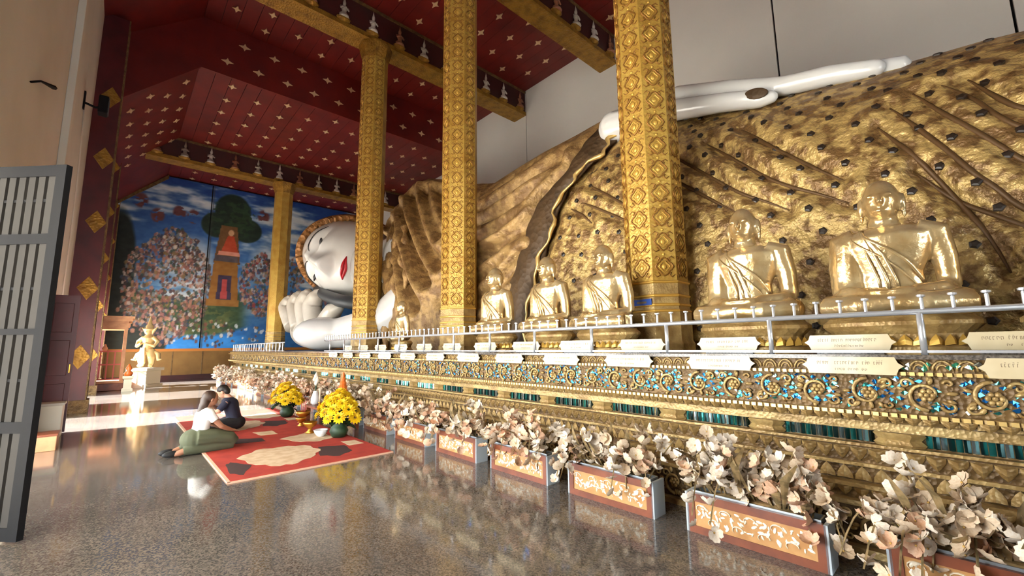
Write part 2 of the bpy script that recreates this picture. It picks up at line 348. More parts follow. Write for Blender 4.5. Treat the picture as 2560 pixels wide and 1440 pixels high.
# ceilings -----------------------------------------------------------------------------
def ceiling(name, label, x0, x1, z, bays, slope):
    c = thing(name, label, 'ceiling', kind='structure')
    MB().box(x0, x1, YL-.3, YB+.3, z+.06, z+.3).build('backing', MT['dark_red'], c)
    k = (YB-1.2)/24
    for a, b in zip(bays[:-1], bays[1:]):
        for i in range(24):
            MB().box(a+.004, b-.004, 1.2+i*k+.008, 1.2+(i+1)*k-.008, z+random.uniform(0, .012), z+.06).build('ceiling_board', MT['red_ceil'], c)
    MB().prism([(1.2, z), (YL, z-slope), (YL, z-slope+.12), (1.2, z+.12)], 0, x0, x1).build('sloping_soffit', MT['red_ceil'], c)
    return c
cu = ceiling('ceiling_upper', 'high red boarded ceiling dotted with gilt stars over the statue', XR, XE, ZU, [XR, -12.42, -7.88, -2.94, 3.5, XE], 1.9)
cl_ = ceiling('ceiling_lower', 'lower red boarded ceiling with small stars before the mural', XW, XR, ZL, [XW, -22.8, XR], 2.25)
MB().box(XR, XR+.08, YL, YB, ZL, ZU+.1).build('riser_board', MT['red_ceil'], cu)
MB().prism([(YL, ZL-2.3), (1.25, ZL), (1.25, ZL+.02), (YL, ZL+.02)], 0, XR, XR+.08).build('riser_gusset', MT['red_ceil'], cu)
st = []
for i in range(8):
    for R, q in ((.13, 0), (.062, PI/8)):
        if (i % 2 == 0) == (R > .1): st.append((math.cos(PI*i/4)*R*(1.35 if i % 4 == 0 else 1), math.sin(PI*i/4)*R*(1.35 if i % 4 == 0 else 1)))
me_star = MB().prism(st, 2, -.03, 0).mesh('star', MT['star'])
me_riser_star = MB().prism(st, 0, 0, .03).mesh('star', MT['star'])
for k in range(-1, 11):
    y = 2.86+.93*k
    if y > YB-.3 or y < 1.4: continue
    for j in range(-14, 30):
        x = -14.52+.98*j+(.49 if k % 2 else 0)
        if XR+.25 < x < -2.2 and abs(x+12.42) > .5 and abs(x+7.88) > .5: link('gilt_star', me_star, cu, (x, y, ZU))
    for zz in (.5, 1.25): link('gilt_star', me_riser_star, cu, (XR+.08, y+(.46 if zz > 1 else 0), ZL+zz))
for k in range(-2, 10):
    y = 3.98+.89*k
    if y > YB-.3 or y < 1.3: continue
    for j in range(-12, 3):
        x = -17.78+1.09*j+(.545 if k % 2 else 0)
        if -27.8 < x < XR-.15 and abs(x+22.8) > .5: link('gilt_star', me_star, cl_, (x, y, ZL))
for k in range(5):
    for j in range(6):
        t = (k+.6)/5.2; link('gilt_star', me_star, cl_, (-16.9-1.09*j-(.5 if k % 2 else 0), lerp(1.2, YL, t), ZL-2.25*t-.01), (math.atan2(2.25, 2.2), 0, 0))

# ceiling beams with little praying figures ---------------------------------------------
def praying_mesh(nm, m_):
    g = MB()
    g.lathe([(.10, 0), (.17, .03), (.15, .09), (.08, .10)], n=10)
    g.lathe([(.13, .09), (.15, .14), (.08, .2), (.07, .26), (.11, .36), (.09, .42), (.03, .45)], n=10, sx=.7)
    g.ell((0, 0, .52), (.055, .055, .075), 8, 6); g.lathe([(.055, .56), (.035, .62), (.012, .74), (0.002, .8)], n=8)
    for s in (-1, 1): g.tube([(0, s*.11, .4), (.05, s*.13, .3), (.09, s*.02, .36)], [.03, .028, .02], 6)
    return g.mesh(nm, m_, smooth=True)
me_fig = [praying_mesh('praying_figure', M('figure_paint_%d' % i, c, .5)) for i, c in enumerate(((196, 186, 176), (150, 96, 70), (176, 166, 150)))]
me_lotus = MB().lathe([(.05, 0), (.2, .05), (.22, .09), (.1, .1)], n=10, sx=.5).mesh('lotus_bracket', MT['gold_beam'])
def beam(x0, x1, z0, z1, label):
    b = thing('ceiling_beam', label, 'beam', kind='structure')
    MB().box(x0, x1-.02, YL, YB, z0+.05, z1).build('beam_body', MT['dark_red'], b)
    MB().box(x0-.03, x1+.03, YL, YB, z0, z0+.05).build('gilt_soffit', MT['gold_beam'], b)
    MB().box(x1-.02, x1+.02, YL, YB, z0+.05, z0+.16).build('gilt_fillet', MT['gold_beam'], b)
    MB().box(x1-.02, x1+.01, YL, YB, z1-.1, z1).build('top_fillet', MT['gold_deep'], b)
    for i in range(14):
        y = -.4+.93*i
        if y < YB-.3:
            link('praying_figure', me_fig[i % 3], b, (x1+.05, y, z0+.2), scale=.95); link('lotus_bracket', me_lotus, b, (x1+.04, y, z0+.12))
beam(-12.75, -12.08, 11.25, ZU, 'gilt-edged beam on the second gold column from the head')
beam(-8.2, -7.57, 11.25, ZU, 'gilt-edged beam nearest the bare grey wall')
beam(-23.1, -22.5, 9.57, ZL, 'lower gilt-edged beam before the wall painting')

# gold octagonal columns ----------------------------------------------------------------
AP = .374
def medallion():
    g = MB(); h = .165
    def ring(s, r, mi):
        g.cur = mi; pts = []
        for i in range(16):
            q = 2*PI*i/16; k = 1+.16*math.cos(4*q); pts.append((.095*s*k*math.cos(q)*1.05, -.006, .105*s*k*math.sin(q)))
        g.tube(pts, r, 5, closed=True)
    ring(1, .011, 1); ring(.62, .008, 0)
    g.cur = 0
    g.ell((0, -.002, 0), (.032, .014, .04), 8, 5)
    g.cur = 1
    for sx_ in (-1, 1):
        for sz in (-1, 1):
            g.tube([(sx_*.085, -.004, sz*.075), (sx_*.06, -.004, sz*.115), (sx_*.10, -.004, sz*.135), (sx_*.135, -.004, sz*.105)], [.009, .01, .009, .004], 5)
    g.cur = 0; g.ell((0, 0, h), (.02, .012, .022), 6, 4)
    return g.mesh('carved_medallion', [MT['gold_relief'], MT['gold_line']], smooth=True)
me_med = medallion()
def column(x, y, ztop, label, nmed, faces, sticker=None):
    c = thing('temple_column', label, 'column', (x, y, 1.405), kind='structure')
    R = AP/math.cos(PI/8); H = ztop-1.405
    MB().lathe([(R, .9), (R, H)], n=8, rot=PI/8).build('shaft', MT['gold_col'], c)
    MB().lathe([(R*1.1, 0), (R*1.1, .1), (R*1.04, .14), (R*1.04, .5), (R*1.01, .52), (R*1.01, .9)], n=8, rot=PI/8).build('base_block', MT['gold_carve'], c)
    for z in (.5, .58, .7, .88): MB().lathe([(R*1.01, z), (R*1.05, z+.012), (R*1.05, z+.028), (R*1.01, z+.04)], n=8, rot=PI/8).build('base_ring', MT['gold_relief'], c)
    MB().lathe([(R, H-.5), (R*1.15, H-.3), (R*1.3, H-.05), (R*1.3, H)], n=8, rot=PI/8).build('capital', MT['gold_beam'], c)
    for i in range(nmed):
        for a in faces:
            link('carved_medallion', me_med, c, (math.sin(a)*AP, -math.cos(a)*AP, 1.1+i*.335), (0, 0, a))
    if sticker:
        t = MB(); t.cur = 0; t.box(-.13, .13, -AP-.03, -AP-.018, .60, .68); t.cur = 1
        t.box(-.08, .06, -AP-.032, -AP-.03, .625, .65); t.build('blue_sticker', [MT['blue'], MT['ink']], c)
column(-2.94, 5.45, ZU, 'broad gold carved octagonal column with a blue sticker near the rail', 17, (0, PI/4, PI/2, -PI/4), True)
column(-7.63, 5.45, ZU, 'tall gold octagonal column between the statue shoulder and bare grey wall', 25, (0, PI/4, PI/2))
column(-12.4, 5.45, 11.25, 'gold octagonal column standing across the chin of the white face', 27, (0, PI/4, PI/2))
column(-22.5, 5.45, 9.57, 'slim far gold column before the blue mural', 0, ())
# ------------------------------------------------------------------ the altar platform
PX0, PX1, PT = -25.0, 4.0, 1.405
pl = thing('altar_platform', 'long gilded carved platform with mirror mosaic carrying the reclining statue', 'platform')
def course(name, y, z0, z1, m):
    MB().box(PX0+(y-4.0), PX1, y, 11.9, z0, z1).build(name, m, pl)
course('top_slab', 4.02, 1.375, PT, MT['granite_top'])
course('upper_band', 4.09, 1.28, 1.375, MT['gold_deep'])
course('bead_fillet', 4.05, 1.265, 1.285, MT['gold_carve'])
course('frieze_ground', 4.10, 1.0, 1.265, MT['gold_deep'])
course('frieze_fillet', 4.05, .975, 1.0, MT['gold_carve'])
course('cove', 4.17, .91, .975, MT['gold_deep'])
course('leaf_step', 4.22, .85, .91, MT['gold_carve'])
course('waist_fillet', 4.26, .835, .85, MT['gold_carve'])
course('waist', 4.32, .73, .835, MT['gold_deep'])
course('waist_sill', 4.25, .71, .73, MT['gold_carve'])
course('lower_leaf_step', 4.2, .60, .71, MT['gold_deep'])
course('lower_fillet', 4.17, .575, .60, MT['gold_carve'])
course('lower_cove', 4.2, .46, .575, MT['gold_deep'])
course('plinth_fillet_a', 4.12, .43, .46, MT['gold_carve'])
course('plinth_cove', 4.14, .35, .43, MT['gold_deep'])
course('plinth_fillet_b', 4.06, .315, .35, MT['gold_carve'])
course('base_frieze_ground', 4.07, .05, .315, MT['gold_deep'])
course('foot', 4.0, 0, .05, MT['gold_carve'])
def leaf_mesh(nm, w_, h_, d, m_, down=False):
    g = MB(); k = -1 if down else 1
    pts = [(-.5, 0), (-.46, .35), (-.25, .72), (0, 1), (.25, .72), (.46, .35), (.5, 0)]
    vs_ = [(p[0]*w_, 0, k*p[1]*h_) for p in pts] + [(0, -d, k*.12*h_), (0, -d*.8, k*.55*h_)]
    fs = [(0, 7, 8, 1), (1, 8, 2), (2, 8, 3), (3, 8, 4), (4, 8, 5), (5, 8, 7, 6), (0, 6, 7)]
    g.add(vs_, fs + [(6, 5, 4, 3, 2, 1, 0)]); return g.mesh(nm, m_)
def row(name, me, y, z, pitch, nsep=130, xn=1.4):
    n = int((xn-PX0)/pitch)
    for i in range(min(n, nsep)): link(name, me, pl, (xn-i*pitch, y, z))
    rest = MB()
    vv = [v.co.copy() for v in me.vertices]; ff = [tuple(p.vertices) for p in me.polygons]
    for i in range(nsep, n): rest.add([(v.x+xn-i*pitch, v.y+y, v.z+z) for v in vv], ff)
    if rest.v: stuff(rest.build(name+'_run', me.materials[0], pl))
row('tooth_leaf', leaf_mesh('tooth_leaf', .085, .06, .03, MT['gold_carve'], True), 4.06, .978, .088)
row('lotus_leaf', leaf_mesh('lotus_leaf', .13, .085, .035, MT['gold_carve']), 4.165, .915, .14)
row('lower_lotus_leaf', leaf_mesh('lower_lotus_leaf', .1, .095, .04, MT['gold_carve'], True), 4.195, .705, .105)
row('cove_leaf', leaf_mesh('cove_leaf', .1, .1, .03, MT['gold_carve']), 4.195, .47, .11)
row('plinth_leaf', leaf_mesh('plinth_leaf', .09, .07, .03, MT['gold_carve'], True), 4.135, .43, .1)
row('bead', MB().box(-.013, .013, -.018, 0, -.012, .012).mesh('bead', MT['hem']), 4.05, 1.275, .045, 120, 1.2)
row('lower_bead', MB().box(-.016, .016, -.02, 0, -.013, .013).mesh('lower_bead', MT['hem']), 4.05, .988, .05, 110, 1.2)
ar = MB()
for R, rr in ((.048, .008), (.028, .006)): ar.tube([(R*math.cos(PI*i/8), -.004, R*math.sin(PI*i/8)*1.3) for i in range(9)], rr, 5)
row('arch_ornament', ar.mesh('arch_ornament', MT['gold_carve'], smooth=True), 4.09, 1.3, .115, 110, 1.2)
# scroll friezes
def spiral(g, cx, cz, r0, turns, s, a0, rad, y=-.012, n=18):
    pts = []
    for i in range(n):
        t = i/(n-1); q = a0+s*turns*2*PI*t; r = r0*(1-t*.85); pts.append((cx+r*math.cos(q), y, cz+r*math.sin(q)))
    g.tube(pts, [rad*(1-.5*i/(n-1)) for i in range(n)], 5)
def rosette(g, cx, cz, R, y=-.02):
    for i in range(6):
        q = PI*i/3; g.ell((cx+R*.55*math.cos(q), y, cz+R*.55*math.sin(q)), (R*.34, .012, R*.34), 6, 4)
    g.ell((cx, y-.008, cz), (R*.3, .016, R*.3), 7, 4)
def scroll_panel(L, Hh, seed):
    r = random.Random(seed); g = MB()
    for k in (0, 1):
        cx = L*(.25+.5*k); cz = Hh*.5; s = 1 if k == 0 else -1
        rosette(g, cx, cz, Hh*.2)
        spiral(g, cx, cz, Hh*.40, 1.05, s, PI/2*s, .016); spiral(g, cx+L*.17, cz+Hh*.26*s, Hh*.15, 1.1, -s, PI, .012)
        spiral(g, cx-L*.16, cz-Hh*.27*s, Hh*.15, 1.1, -s, 0, .012); spiral(g, cx+L*.18, cz-Hh*.3*s, Hh*.1, 1, s, PI, .011)
        for i in range(7):
            q = r.uniform(0, 2*PI); R = Hh*r.uniform(.36, .48)
            g.ell((cx+R*1.15*math.cos(q), -.012, cz+R*math.sin(q)*.9), (.028, .014, .014), 6, 4, Matrix.Rotation(-q, 3, 'Y'))
    return g.mesh('scroll_carving', MT['gold_carve'], smooth=True)
def chips(L, Hh, seed, n, mats, sz=.017):
    r = random.Random(seed); g = MB()
    for i in range(n):
        x, z = r.uniform(.02, L-.02), r.uniform(.02, Hh-.02); g.cur = r.choice([0, 0, 0, 1, 1, 2])
        a = [(x+sz*r.uniform(.6, 1.5)*math.cos(q+r.uniform(-.3, .3)), -.003-r.uniform(0, .008), z+sz*r.uniform(.5, 1.1)*math.sin(q+r.uniform(-.3, .3))) for q in (0, PI/2, PI, PI*1.5)]
        g.add(a, [(3, 2, 1, 0)])
    return g.mesh('mirror_chips', mats)
FL = .62
fr_me = [scroll_panel(FL, .265, s) for s in (1, 2)]; ch_me = [chips(FL, .265, s, 84, [MT['glass_blue'], MT['glass_teal'], MT['glass_white']]) for s in (3, 4)]
bs_me = [scroll_panel(.5, .265, s) for s in (5, 6)]
for i in range(41):
    p = link('frieze_carving', fr_me[i % 2], pl, (.5-FL*(i), 4.10, 1.0))
    stuff(link('mirror_chips', ch_me[i % 2], p))
for i in range(30): link('base_frieze_carving', bs_me[i % 2], pl, (.5-.5*i, 4.07, .05))
gc = MB(); gc = chips(.8, .08, 9, 26, [MT['glass_green'], MT['glass_green'], MT['glass_white']], .02)
stuff(link('green_mirror_chips', gc, pl, (-.42, 4.088, 1.285)))
# waist panels of upright glass strips
def strips():
    g = MB(); n = 16
    for i in range(n):
        g.cur = (0, 1, 2, 1)[i % 4]; a = .6/n
        g.prism([(i*a+.002, 0), (i*a+a*.5, -.02), ((i+1)*a-.002, 0)], 2, 0, .085)
    return g.mesh('glass_strips', [MT['glass_teal'], MT['glass_dark'], MT['glass_white']])
me_strip = strips(); me_blk = MB().lathe([(.13, 0), (.15, .02), (.12, .05), (.15, .085), (.13, .1)], n=6, sx=1.0, sy=.5).mesh('waist_boss', MT['gold_carve'])
for i in range(28):
    x = .55-.88*i
    stuff(link('glass_strip_panel', me_strip, pl, (x, 4.318, .74))); link('waist_boss', me_blk, pl, (x-.14, 4.30, .732))

# ------------------------------------------------------------------ guard rail
rl = thing('guard_rail', 'stainless steel railing with upright spikes along the platform edge', 'railing', (0, 4.15, PT))
def rail_run(x0, x1):
    MB().tube([(x0, 0, .3), (x1, 0, .3)], .021, 10).build('top_rail', MT['steel'], rl, smooth=True)
    MB().box(x0, x1, -.012, .012, .012, .03).build('bottom_rail', MT['steel'], rl)
rail_run(-12.05, 3.0); rail_run(-24.6, -15.9)
me_post = MB().tube([(0, 0, 0), (0, 0, .3)], .02, 8).mesh('post', MT['steel'], smooth=True)
sp = MB().lathe([(.011, 0), (.011, .085), (.008, .087), (.024, .095), (.024, .108), (.01, .112)], n=8); me_spike = sp.mesh('spike', MT['steel'], smooth=False)
x = .69
while x > -24.7:
    if x > -12.1 or x < -15.85: link('post', me_post, rl, (x, 0, 0))
    x -= .95
x = .69
while x > -12.05: link('spike', me_spike, rl, (x, 0, .31)); x -= .155
me_thin = MB().tube([(0, 0, 0), (0, 0, .3)], .016, 6).mesh('baluster', MT['steel'])
x = -16.1
while x > -24.6: link('baluster', me_thin, rl, (x, 0, 0)); x -= .42
MB().tube([(-24.6, 0, .3), (-24.6, 1.5, .3)], .021, 8).build('return_rail', MT['steel'], rl)

# ------------------------------------------------------------------ donor plaques
def plaque_mesh():
    L, Hh = .30, .062
    o = [(-L, 0), (-L+.03, .022), (-L+.045, Hh), (L-.045, Hh), (L-.03, .022), (L, 0), (L-.03, -.022), (L-.045, -Hh), (-L+.045, -Hh), (-L+.03, -.022)]
    return MB().prism(o, 1, -.012, 0).mesh('plate', MT['plaque'])
me_plate = plaque_mesh()
def lettering(seed):
    r = random.Random(seed); g = MB()
    for z, x0, x1, h in ((.02, -.2, .2, .012), (-.028, -.09, .09, .008)):
        x = x0
        while x < x1:
            w_ = r.uniform(.009, .015)
            if r.random() > .14:
                g.box(x, x+.0025, -.0132, -.012, z-h, z+h*.7); g.box(x, x+w_*.7, -.0132, -.012, z+h*.55, z+h*.75)
                if r.random() < .6: g.box(x+w_*.7, x+w_*.7+.0025, -.0132, -.012, z-h*r.uniform(.2, 1), z+h*.75)
                if r.random() < .35: g.box(x+.002, x+.006, -.0132, -.012, z-h, z-h+.003)
                if r.random() < .25: g.box(x+.001, x+.008, -.0132, -.012, z+h*1.2, z+h*1.4)
            x += w_+.004
    return g.mesh('lettering', MT['ink'])
me_let = [lettering(s) for s in range(4)]
for i in range(13):
    x = .28-.945*i
    for lo in (True, False):
        nm = ORD[i]
        p = thing('donor_plaque', 'cream lettered plaque on the platform face, %s from the near end' % nm if lo else 'cream lettered plaque behind the rail, %s from the near end' % nm,
                  'plaque', (x, 4.03, 1.326) if lo else (x-.06, 4.42, PT+.09), group='cream donor plaques')
        link('plate', me_plate, p); stuff(link('lettering', me_let[(i+lo) % 4], p))
        if not lo:
            MB().box(-.22, .22, 0, .05, -.09, -.062).build('stand', MT['granite_top'], p)
            for sx_ in (-.2, .2): MB().box(sx_-.012, sx_+.012, 0, .02, -.07, .03).build('bracket', MT['steel'], p)
# ------------------------------------------------------------------ the great reclining statue
rs = thing('reclining_statue', 'giant gold robed reclining statue with a white face and long white hand', 'statue')
TX = [-15.6, -15.1, -14.4, -13.4, -12.5, -11.66, -9.8, -8.5, -6.7, -4.63, -3.4, -1.54, -.25, .4, .75, 2.0, 4.0]
TZ = [5.6, 6.7, 7.35, 7.7, 7.5, 7.1, 6.45, 6.15, 6.4, 6.55, 5.85, 5.5, 5.3, 5.22, 5.15, 5.0, 4.9]
def body(X, t):
    X = np.asarray(X, float); t = np.asarray(t, float)
    b = np.interp(X, TX, TZ)-PT; e = np.clip((-11.3-X)/4.3, 0, 1); yf = 5.85+2.2*e**2; yr = 8.3
    ang = t*np.pi/2; c = np.cos(ang); s = np.sin(ang)
    return np.stack([X, yr-(yr-yf)*np.sign(c)*np.abs(c)**.8, PT+b*np.sign(s)*np.abs(s)**.85], -1)
FOLD = {
'A': [(-0.52, 0.408), (-0.28, 0.321), (-0.12, 0.264), (-0.01, 0.221), (0.19, 0.134), (0.27, 0.086)],
'A2': [(-0.24, 0.273), (-0.01, 0.211), (0.23, 0.173), (0.39, 0.149), (.9, .08)],
'B': [(-0.4, 0.46), (-0.24, 0.393), (-0.01, 0.307), (0.15, 0.245), (0.27, 0.216), (0.39, 0.177), (.9, .1)],
'C': [(-0.2, 0.494), (-0.01, 0.408), (0.23, 0.331), (0.39, 0.283), (0.46, 0.259), (1.2, .14)],
'D': [(0.03, 0.499), (0.23, 0.436), (0.35, 0.369), (0.5, 0.321), (1.4, .17)],
'E': [(0.23, 0.508), (0.39, 0.427), (0.54, 0.369), (1.6, .2)],
'L1': [(-3.27, 0.422), (-2.76, 0.35), (-2.32, 0.288), (-2.05, 0.254)],
'L2': [(-3.35, 0.527), (-2.6, 0.398), (-2.25, 0.34), (-1.97, 0.297), (-1.62, 0.264), (-1.42, 0.24)],
'L4': [(-2.52, 0.503), (-2.09, 0.412), (-1.66, 0.331), (-1.34, 0.288), (-1.18, 0.273), (-0.83, 0.235)],
'L5': [(-2.05, 0.542), (-1.66, 0.441), (-1.34, 0.374), (-1.07, 0.321), (-0.87, 0.288)],
'M1': [(-4.6, 0.369), (-3.93, 0.321), (-3.62, 0.292)], 'M2': [(-4.72, 0.312), (-3.97, 0.278), (-3.62, 0.254)], 'M3': [(-4.96, 0.307), (-4.44, 0.254)],
'S1': [(-7.94, 0.388), (-6.96, 0.403), (-6.13, 0.436), (-5.54, 0.508)], 'S2': [(-7.78, 0.312), (-6.8, 0.331), (-6.02, 0.384), (-5.54, 0.432)],
'S3': [(-7.67, 0.235), (-6.84, 0.264), (-6.17, 0.316), (-5.78, 0.384)], 'S4': [(-7.51, 0.168), (-6.76, 0.211), (-6.21, 0.268), (-5.94, 0.321)],
'S5': [(-7.35, 0.11), (-6.72, 0.163), (-6.25, 0.211)], 'S6': [(-8.22, 0.489), (-7.08, 0.47), (-6.25, 0.503), (-5.54, 0.561)],
'V1': [(-11.75, 0.695), (-10.34, 0.484), (-9.47, 0.374)], 'V2': [(-12.26, 0.642), (-10.85, 0.436), (-9.94, 0.321), (-9.16, 0.254)],
'V3': [(-12.38, 0.518), (-11.2, 0.374), (-10.42, 0.273), (-9.63, 0.197)], 'V4': [(-12.65, 0.432), (-11.4, 0.288), (-10.69, 0.197), (-10.14, 0.115)],
'V5': [(-12.77, 0.355), (-11.59, 0.211), (-11.0, 0.105)], 'V6': [(-10.97, 0.705), (-9.47, 0.436)], 'V7': [(-13.6, .5), (-12.9, .3), (-12.3, .15)],
}
BAND = [(-4.35, .66), (-4.56, 0.571), (-4.8, 0.46), (-5.2, 0.42), (-5.54, 0.36), (-5.66, 0.283), (-5.82, 0.206), (-6.09, 0.144), (-6.21, 0.058), (-6.3, 0)]
def densify(pts, n=40, smooth=2):
    P = np.array(pts, float)
    for _ in range(smooth):
        q = [P[0]]
        for a, b in zip(P[:-1], P[1:]): q += [a*.75+b*.25, a*.25+b*.75]
        P = np.array(q+[P[-1]])
    d = np.r_[0, np.cumsum(np.linalg.norm(np.diff(P*[1, 6], axis=0), axis=1))]
    u = np.linspace(0, d[-1], n); return np.stack([np.interp(u, d, P[:, 0]), np.interp(u, d, P[:, 1])], 1)
def normals(X, t):
    e = 1e-3; dx = body(X+e, t)-body(X-e, t); dt = body(X, t+e)-body(X, np.maximum(t-e, 0)+0)
    n = np.cross(dx, dt); n /= np.linalg.norm(n, axis=-1, keepdims=True)+1e-9
    return n
NX, NT = 520, 170
gx = np.linspace(-15.55, 3.9, NX); gt = np.linspace(0.0, 1.55, NT)
GX, GT = np.meshgrid(gx, gt)
BP = body(GX, GT); BN = normals(GX, GT)
sgn = np.sign((BN*np.array([0, -1, .35])).sum(-1)); sgn[GT > 1] = 1
if np.median(sgn[GT < .8]) < 0: BN = -BN
DSP = np.zeros_like(GX)
flat = BP.reshape(-1, 3)
for k, pts in FOLD.items():
    L = body(*densify(pts).T)
    sel = np.linalg.norm(flat[:, None, :]-L[None, ::6, :], axis=2).min(1) < 1.2
    d = np.full(len(flat), 9.)
    d[sel] = np.linalg.norm(flat[sel][:, None, :]-L[None, :, :], axis=2).min(1)
    d = d.reshape(GX.shape)
    dep, wd = {'V': (.26, .15), 'S': (.15, .13)}.get(k[0], (.07, .09))
    DSP -= dep*np.exp(-(d/wd)**2); DSP += dep*.55*np.exp(-((d-wd*2.2)/(wd*1.1))**2)
Lb = body(*densify(BAND, 60).T)
sel = (GX < -2.5) & (GX > -8.5); d = np.full(GX.shape, 9.)
d[sel] = np.linalg.norm(BP[sel][:, None, :]-Lb[None, :, :], axis=2).min(1)
DSP -= .22*np.exp(-(d/.42)**4)
# fine pleats over the sleeve and a gentle swell over the thigh
sleeve = np.clip((-5.6-GX)/.6, 0, 1)*np.clip((GX+13.5)/1, 0, 1)
nearb = np.clip((GX+9.4)/1.0, 0, 1)
DSP += sleeve*(1-nearb)*.055*np.sin((GX*1.3+GT*13)*3.4)*np.clip(1.2-GT, 0, 1)
wv = np.sin((GT*13-GX*.75)*4.2); DSP += sleeve*nearb*.075*np.sign(wv)*np.abs(wv)**.6*np.clip(1.1-GT, 0, 1)
DSP += .025*np.sin(GX*2.1+GT*7)*np.clip(1-GT, 0, 1)*(1-sleeve)
VP = BP+BN*DSP[..., None]; VP[..., 2] = np.maximum(VP[..., 2], PT+.002)
bX = np.interp(gt, [p[1] for p in BAND[::-1]], [p[0] for p in BAND[::-1]])
idx = np.arange(NX*NT).reshape(NT, NX)
F = np.stack([idx[:-1, :-1], idx[:-1, 1:], idx[1:, 1:], idx[1:, :-1]], -1).reshape(-1, 4)
left = (GX[:-1, :-1] < bX[:-1, None]).ravel()
def sub(name, faces, m_):
    u, inv = np.unique(faces, return_inverse=True); me = bpy.data.meshes.new(name)
    me.from_pydata(VP.reshape(-1, 3)[u].tolist(), [], inv.reshape(-1, 4).tolist()); me.materials.append(m_)
    me.polygons.foreach_set('use_smooth', [True]*len(me.polygons)); me.update(); return link(name, me, rs)
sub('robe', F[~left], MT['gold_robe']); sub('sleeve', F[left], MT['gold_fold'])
def surf(X, t, off=0.):
    X = np.asarray(X, float); t = np.asarray(t, float); p = body(X, t); n = normals(X, t)
    k = np.sign((n*np.array([0, -1, .35])).sum(-1, keepdims=True)); return p+n*k*off, n*k
# dark brown strip painting in the hollow's shade, with wavy pale hems on both sides
bd = densify(BAND, 60)
def strip(o0, o1, off0, off1, wav=0):
    vs_ = []
    for i, (X, t) in enumerate(bd):
        wv = wav*math.sin(i*.9)
        for o, f in ((o0+wv, off0), ((o0+o1)/2, (off0+off1)/2+.02), (o1+wv, off1)): vs_.append(tuple(surf(X+o, t+o*.03, f)[0]))
    fs = []
    for i in range(len(bd)-1):
        for j in (0, 1): fs.append((i*3+j, i*3+j+1, i*3+j+4, i*3+j+3))
    return vs_, fs
v, f = strip(-.46, .30, -.07, -.12, .03); o = MB().add(v, f).build('shade_brown', MT['shade_brown'], rs, smooth=True); o.modifiers.new('t', 'SOLIDIFY').thickness = .05
for sgn_, nm in ((.31, 'right'),):
    pts = [tuple(surf(X+sgn_+.07*math.sin(i*.55)+.04*math.sin(i*1.3), t, .01)[0]) for i, (X, t) in enumerate(bd)]
    MB().tube(pts, [.034+.014*math.sin(i*.9) for i in range(len(pts))], 7).build('wavy_hem', MT['hem'], rs, smooth=True)
# cascading drapery edge over the near end of the sleeve
for k, pts in enumerate(([(-13.2, .52), (-12.6, .40), (-12.75, .32), (-12.0, .26), (-12.4, .2), (-11.7, .13), (-12.0, .06), (-11.8, 0)],
                         [(-12.4, .46), (-11.9, .36), (-12.1, .30), (-11.4, .24), (-11.6, .18), (-11.0, .12), (-11.3, .05)],
                         [(-11.6, .42), (-11.2, .34), (-11.35, .27), (-10.7, .22), (-10.9, .16), (-10.5, .08)])):
    q = densify(pts, 50); P3 = [tuple(surf(X, t, .06)[0]) for X, t in q]
    MB().tube(P3, [.10+.04*math.sin(i*.6+k) for i in range(50)], 8).build('drapery_edge', MT['gold_fold'], rs, smooth=True)
# incised pleat lines of the robe
for k, pts in FOLD.items():
    if k[0] in 'VS': continue
    q = densify(pts, 40)
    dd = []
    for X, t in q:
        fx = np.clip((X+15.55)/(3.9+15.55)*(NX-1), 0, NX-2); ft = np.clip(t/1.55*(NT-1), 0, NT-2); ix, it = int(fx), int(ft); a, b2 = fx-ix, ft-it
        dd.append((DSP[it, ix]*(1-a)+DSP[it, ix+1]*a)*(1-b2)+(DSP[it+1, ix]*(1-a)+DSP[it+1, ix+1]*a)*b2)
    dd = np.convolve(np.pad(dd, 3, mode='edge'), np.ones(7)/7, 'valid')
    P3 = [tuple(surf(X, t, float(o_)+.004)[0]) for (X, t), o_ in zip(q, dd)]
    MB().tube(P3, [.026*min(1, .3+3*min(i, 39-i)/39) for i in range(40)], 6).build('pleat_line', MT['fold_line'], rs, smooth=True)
# dark inlays of the robe
me_stud = MB().lathe([(.045, -.02), (.045, .012), (.025, .02)], n=5).mesh('inlay', MT['stud'])
cnt = 0
for i in range(-4, 26):
    for j in range(0, 15):
        X = -5.6+.44*i+(.22 if j % 2 else 0)+.08*math.sin(j*1.7); t = .03+.05*j+.005*math.sin(i*2.1)
        if X < np.interp(t, [p[1] for p in BAND[::-1]], [p[0] for p in BAND[::-1]])+.45 or X > 2.2 or cnt >= 300: continue
        p, n = surf(X, t, .0); ix = int(np.clip((X+15.55)/(3.9+15.55)*(NX-1), 0, NX-1)); it = int(np.clip(t/1.55*(NT-1), 0, NT-1))
        p = VP[it, ix]
        link('inlay', me_stud, rs, tuple(p+n*.004), Vector(n).to_track_quat('Z', 'Y').to_euler()); cnt += 1
